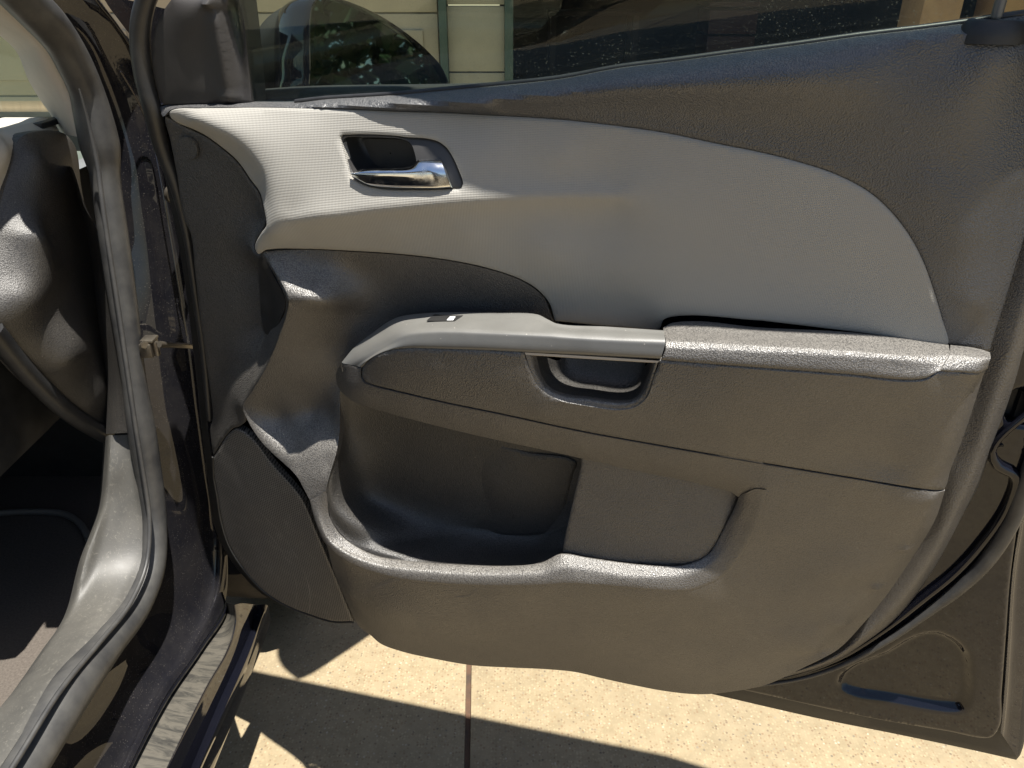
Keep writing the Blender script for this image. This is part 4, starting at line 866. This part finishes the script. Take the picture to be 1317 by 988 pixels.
t3 = [(139, 560, -52), (137, 600, -54), (131.5, 651, -60), (122, 680, -64), (110, 710, -70), (88, 788, -76), (60, 830, -76), (0, 914, -76), (-60, 985, -76), (-100, 1040, -76)]
t4 = [(x - 6, y + 6, h - 40) for x, y, h in t3]
loft('sill_trim', [t0, t1, t2, t3, t4], 'silltrim', car, S, n=80, sub=5)
# windscreen pillar lining
pil0 = [(-20, -30, -10), (5, 0, -10), (33, 22, -10), (58, 48, -10), (77, 80, -10), (92, 112, -10), (101, 146, -10), (109, 178, -10)]
pil1 = [(-45, 12, -90), (-20, 30, -92), (0, 46, -95), (22, 68, -98), (36, 102, -100), (52, 129, -104), (64, 146, -106), (78, 172, -108)]
pilm = [((a[0] + b[0]) / 2, (a[1] + b[1]) / 2, -34) for a, b in zip(pil0, pil1)]
loft('pillar_lining', [pil0, pilm, pil1], 'trimgrey', car, S, n=40, sub=5)
# dashboard end panel and top
DS = Frame((-.57, 0, 0), (0, 1, 0), (1, 0, 0))
ds = [(24, 181, -6), (32, 174, -2), (44, 170, 0), (73, 168.5, 0), (88, 175, 0), (98, 190, 0), (105, 240, 0), (117, 300, 0), (133, 430, 0), (144, 515, 0), (137, 552, -4), (110, 536, -6), (83, 514, -8), (50, 482, -10), (20, 448, -12), (-10, 405, -14), (-14, 350, -20), (-8, 300, -20), (5, 250, -14), (18, 205, -8)]
dsc = [(60, 200, 12), (75, 250, 14), (60, 300, 12), (90, 400, 14), (110, 480, 14), (60, 400, 12), (88, 195, 8), (36, 200, 4), (120, 520, 8), (70, 475, 8), (30, 300, 8), (25, 380, 8)]
patch('dash_end_panel', ds, dsc, 'dash', car, DS, res=.007, skirt=.03, lam=1e-7)
edge = [(-10, 424, -16), (20, 462, -15), (50, 495, -13), (83, 526, -11), (112, 546, -9), (137, 560, -8)]
tube('dash_lower_edge', [DS.U(*p) for p in edge], .012, 'rubber_dark', car, 10, .02)
db = [(-40, 160, -30), (0, 166, -30), (40, 158, -26), (62, 152, -24), (76, 166, -20), (60, 169, -10), (44, 171, -8), (30, 176, -8), (22, 184, -10), (14, 215, -14), (4, 250, -20), (-8, 290, -26), (-40, 300, -30)]
patch('dash_side_trim', db, [(0, 210, -8), (10, 190, -6)], 'dashbeige', car, DS, res=.007, skirt=.05)
box('rubber_block', DS.U(55, 167, -14) - np.array([.02, 0, 0]), DS.U(74, 152, -14) + np.array([0, .012, 0]), 'rubber_dark', car, .002)
dtop = [np.array([[x, y, z] for y in np.linspace(.93, 1.5, 8)]) for x, z in [(-.63, .93), (-.75, .935), (-1.2, .94), (-1.9, .93)]]
grid('dash_top', dtop, 'dashtop', car, 3)
# windscreen, cowl, roof and the shell that closes the cabin
ws = [np.array([[x, 1.52 - k * 1.05, .935 + k * .53] for x in np.linspace(-1.95, -.63, 10)]) for k in (0, .25, .5, .75, 1)]
grid('windscreen', ws, 'windshield', car, 2, True, .005)
box('roof', (-1.85, -1.6, 1.47), (-.66, .48, 1.50), 'paint', car, .01)
tube('roof_pillar', [(-.66, .46, 1.47), (-.61, .66, 1.36), (-.54, .90, 1.19)], [.03, .03, .028], 'paint', car, 10, .05)
box('cabin_floor', (-1.9, -1.6, .26), (-.60, 1.3, .31), 'carpet', car)
box('firewall', (-1.9, 1.25, .31), (-.56, 1.30, .985), 'rubber_dark', car)
box('tunnel', (-1.30, -1.0, .31), (-1.08, 1.24, .62), 'carpet', car, .03)
box('far_side', (-1.95, -1.6, .2), (-1.9, 1.3, 1.0), 'dash', car)
box('glove_box', (-1.85, .76, .60), (-.66, 1.24, .925), 'rubber_dark', car, .02)
mat_pts = [at_z(x, y, .315) for x, y in [(-30, 662), (0, 660), (50, 658), (85, 662), (105, 676), (114, 694)]]
tube('floor_mat_edge', mat_pts, .006, 'cap', car, 8, .02)
# fender and bonnet edge seen past the pillar
f0 = [(116, -20, 10), (129, 0, 12), (155, 34, 14), (176, 66, 16), (190, 100, 18), (200, 140, 20)]
f1 = [S.U(*p) for p in f0]
bon = []
for dx, dy, dz in [(0.0, .02, -.01), (.012, .16, -.03), (.012, .30, -.05), (-.01, .48, -.10)]:
    bon.append(np.array([p + [dx, dy, dz] for p in f1]))
grid('bonnet_edge', bon, 'paint_dusty', car, 4)
box('fender', (-.62, 1.06, .22), (-.475, 1.12, .86), 'paint', car, .02)
# check strap, bracket and bolts
ck = SIDE
b0 = S.U(186, 443, 26)
cyl('hinge_bolt', b0, (.6, -1, 0.1), .0055, .008, 'steel', car, 6, bevel=.001)
cyl('hinge_bolt', S.U(223, 250, 58), (1, -.6, 0), .012, .010, 'steel', car, 24, bevel=.002)
cyl('bolt_head', S.U(224, 252, 64), (1, -.6, 0), .006, .010, 'steel', car, 6, bevel=.001)
bk = S.U(197, 444, 30)
box('strap_bracket', bk + np.array([-.012, -.016, -.012]), bk + np.array([.004, .010, .008]), 'steel', car, .003)
box('strap_bracket', bk + np.array([-.010, -.014, .0085]), bk + np.array([.007, .006, .0125]), 'steel', car, .0015)
cyl('strap_roller', bk + np.array([.006, -.006, -.002]), (0, 0, 1), .004, .02, 'steel', car, 12, bevel=.001)
tube('check_strap', [S.U(205, 443, 44), S.U(222, 444, 48), S.U(240, 445, 52), S.U(262, 448, 56)], [.0035, .0028, .0028, .0028], 'steel', car, 8, .006, 1.3)
tube('fender_seam', [S.U(x, y, h) for x, y, h in [(155, 92, 28), (175, 126, 31), (192, 165, 35), (201, 202, 42), (219, 305, 46), (240, 432, 50)]], .0012, 'paint_dusty', car, 6, .01)

# rear door and centre pillar, behind the opening
rd = []
for x_, z_ in [(-.47, .24), (-.425, .45), (-.415, .75), (-.44, .98)]: rd.append(np.array([[x_, y_, z_] for y_ in np.linspace(-.22, -1.35, 12)]))
grid('rear_door', rd, 'paint', car, 4, True, .03)
rw = [np.array([[x_, y_, z_] for y_ in np.linspace(-.22, -1.2, 8)]) for x_, z_ in [(-.45, .985), (-.62, 1.42)]]
grid('rear_window', rw, 'rubber_dark', car, 3, True, .006)
tube('centre_pillar', [(-.47, -.17, .3), (-.43, -.17, .7), (-.45, -.17, 1.0), (-.62, -.12, 1.45)], .035, 'paint', car, 10, .06)
# front wheel
wc = Vector((-.50, 1.36, .30))
def torus(name, c, Rr, r, m, parent, ax=0, seg=48, ring_=14, w=1.):
    V, F = [], []
    for i in range(seg):
        a = 2 * math.pi * i / seg
        for j in range(ring_):
            b = 2 * math.pi * j / ring_; q = abs(math.cos(b)) ** .6 * math.copysign(1, math.cos(b)); s_ = abs(math.sin(b)) ** .6 * math.copysign(1, math.sin(b))
            rr = Rr + r * q; V.append((c[0] + r * w * s_, c[1] + rr * math.cos(a), c[2] + rr * math.sin(a)))
    for i in range(seg):
        for j in range(ring_): F.append((i * ring_ + j, ((i + 1) % seg) * ring_ + j, ((i + 1) % seg) * ring_ + (j + 1) % ring_, i * ring_ + (j + 1) % ring_))
    return mk(name, V, F, m, parent)
wheel = torus('wheel', wc, .245, .055, 'tyre', car, w=1.75)
cyl('rim', wc + Vector((.03, 0, 0)), (1, 0, 0), .20, .06, 'alloy', wheel, 40, bevel=.01)
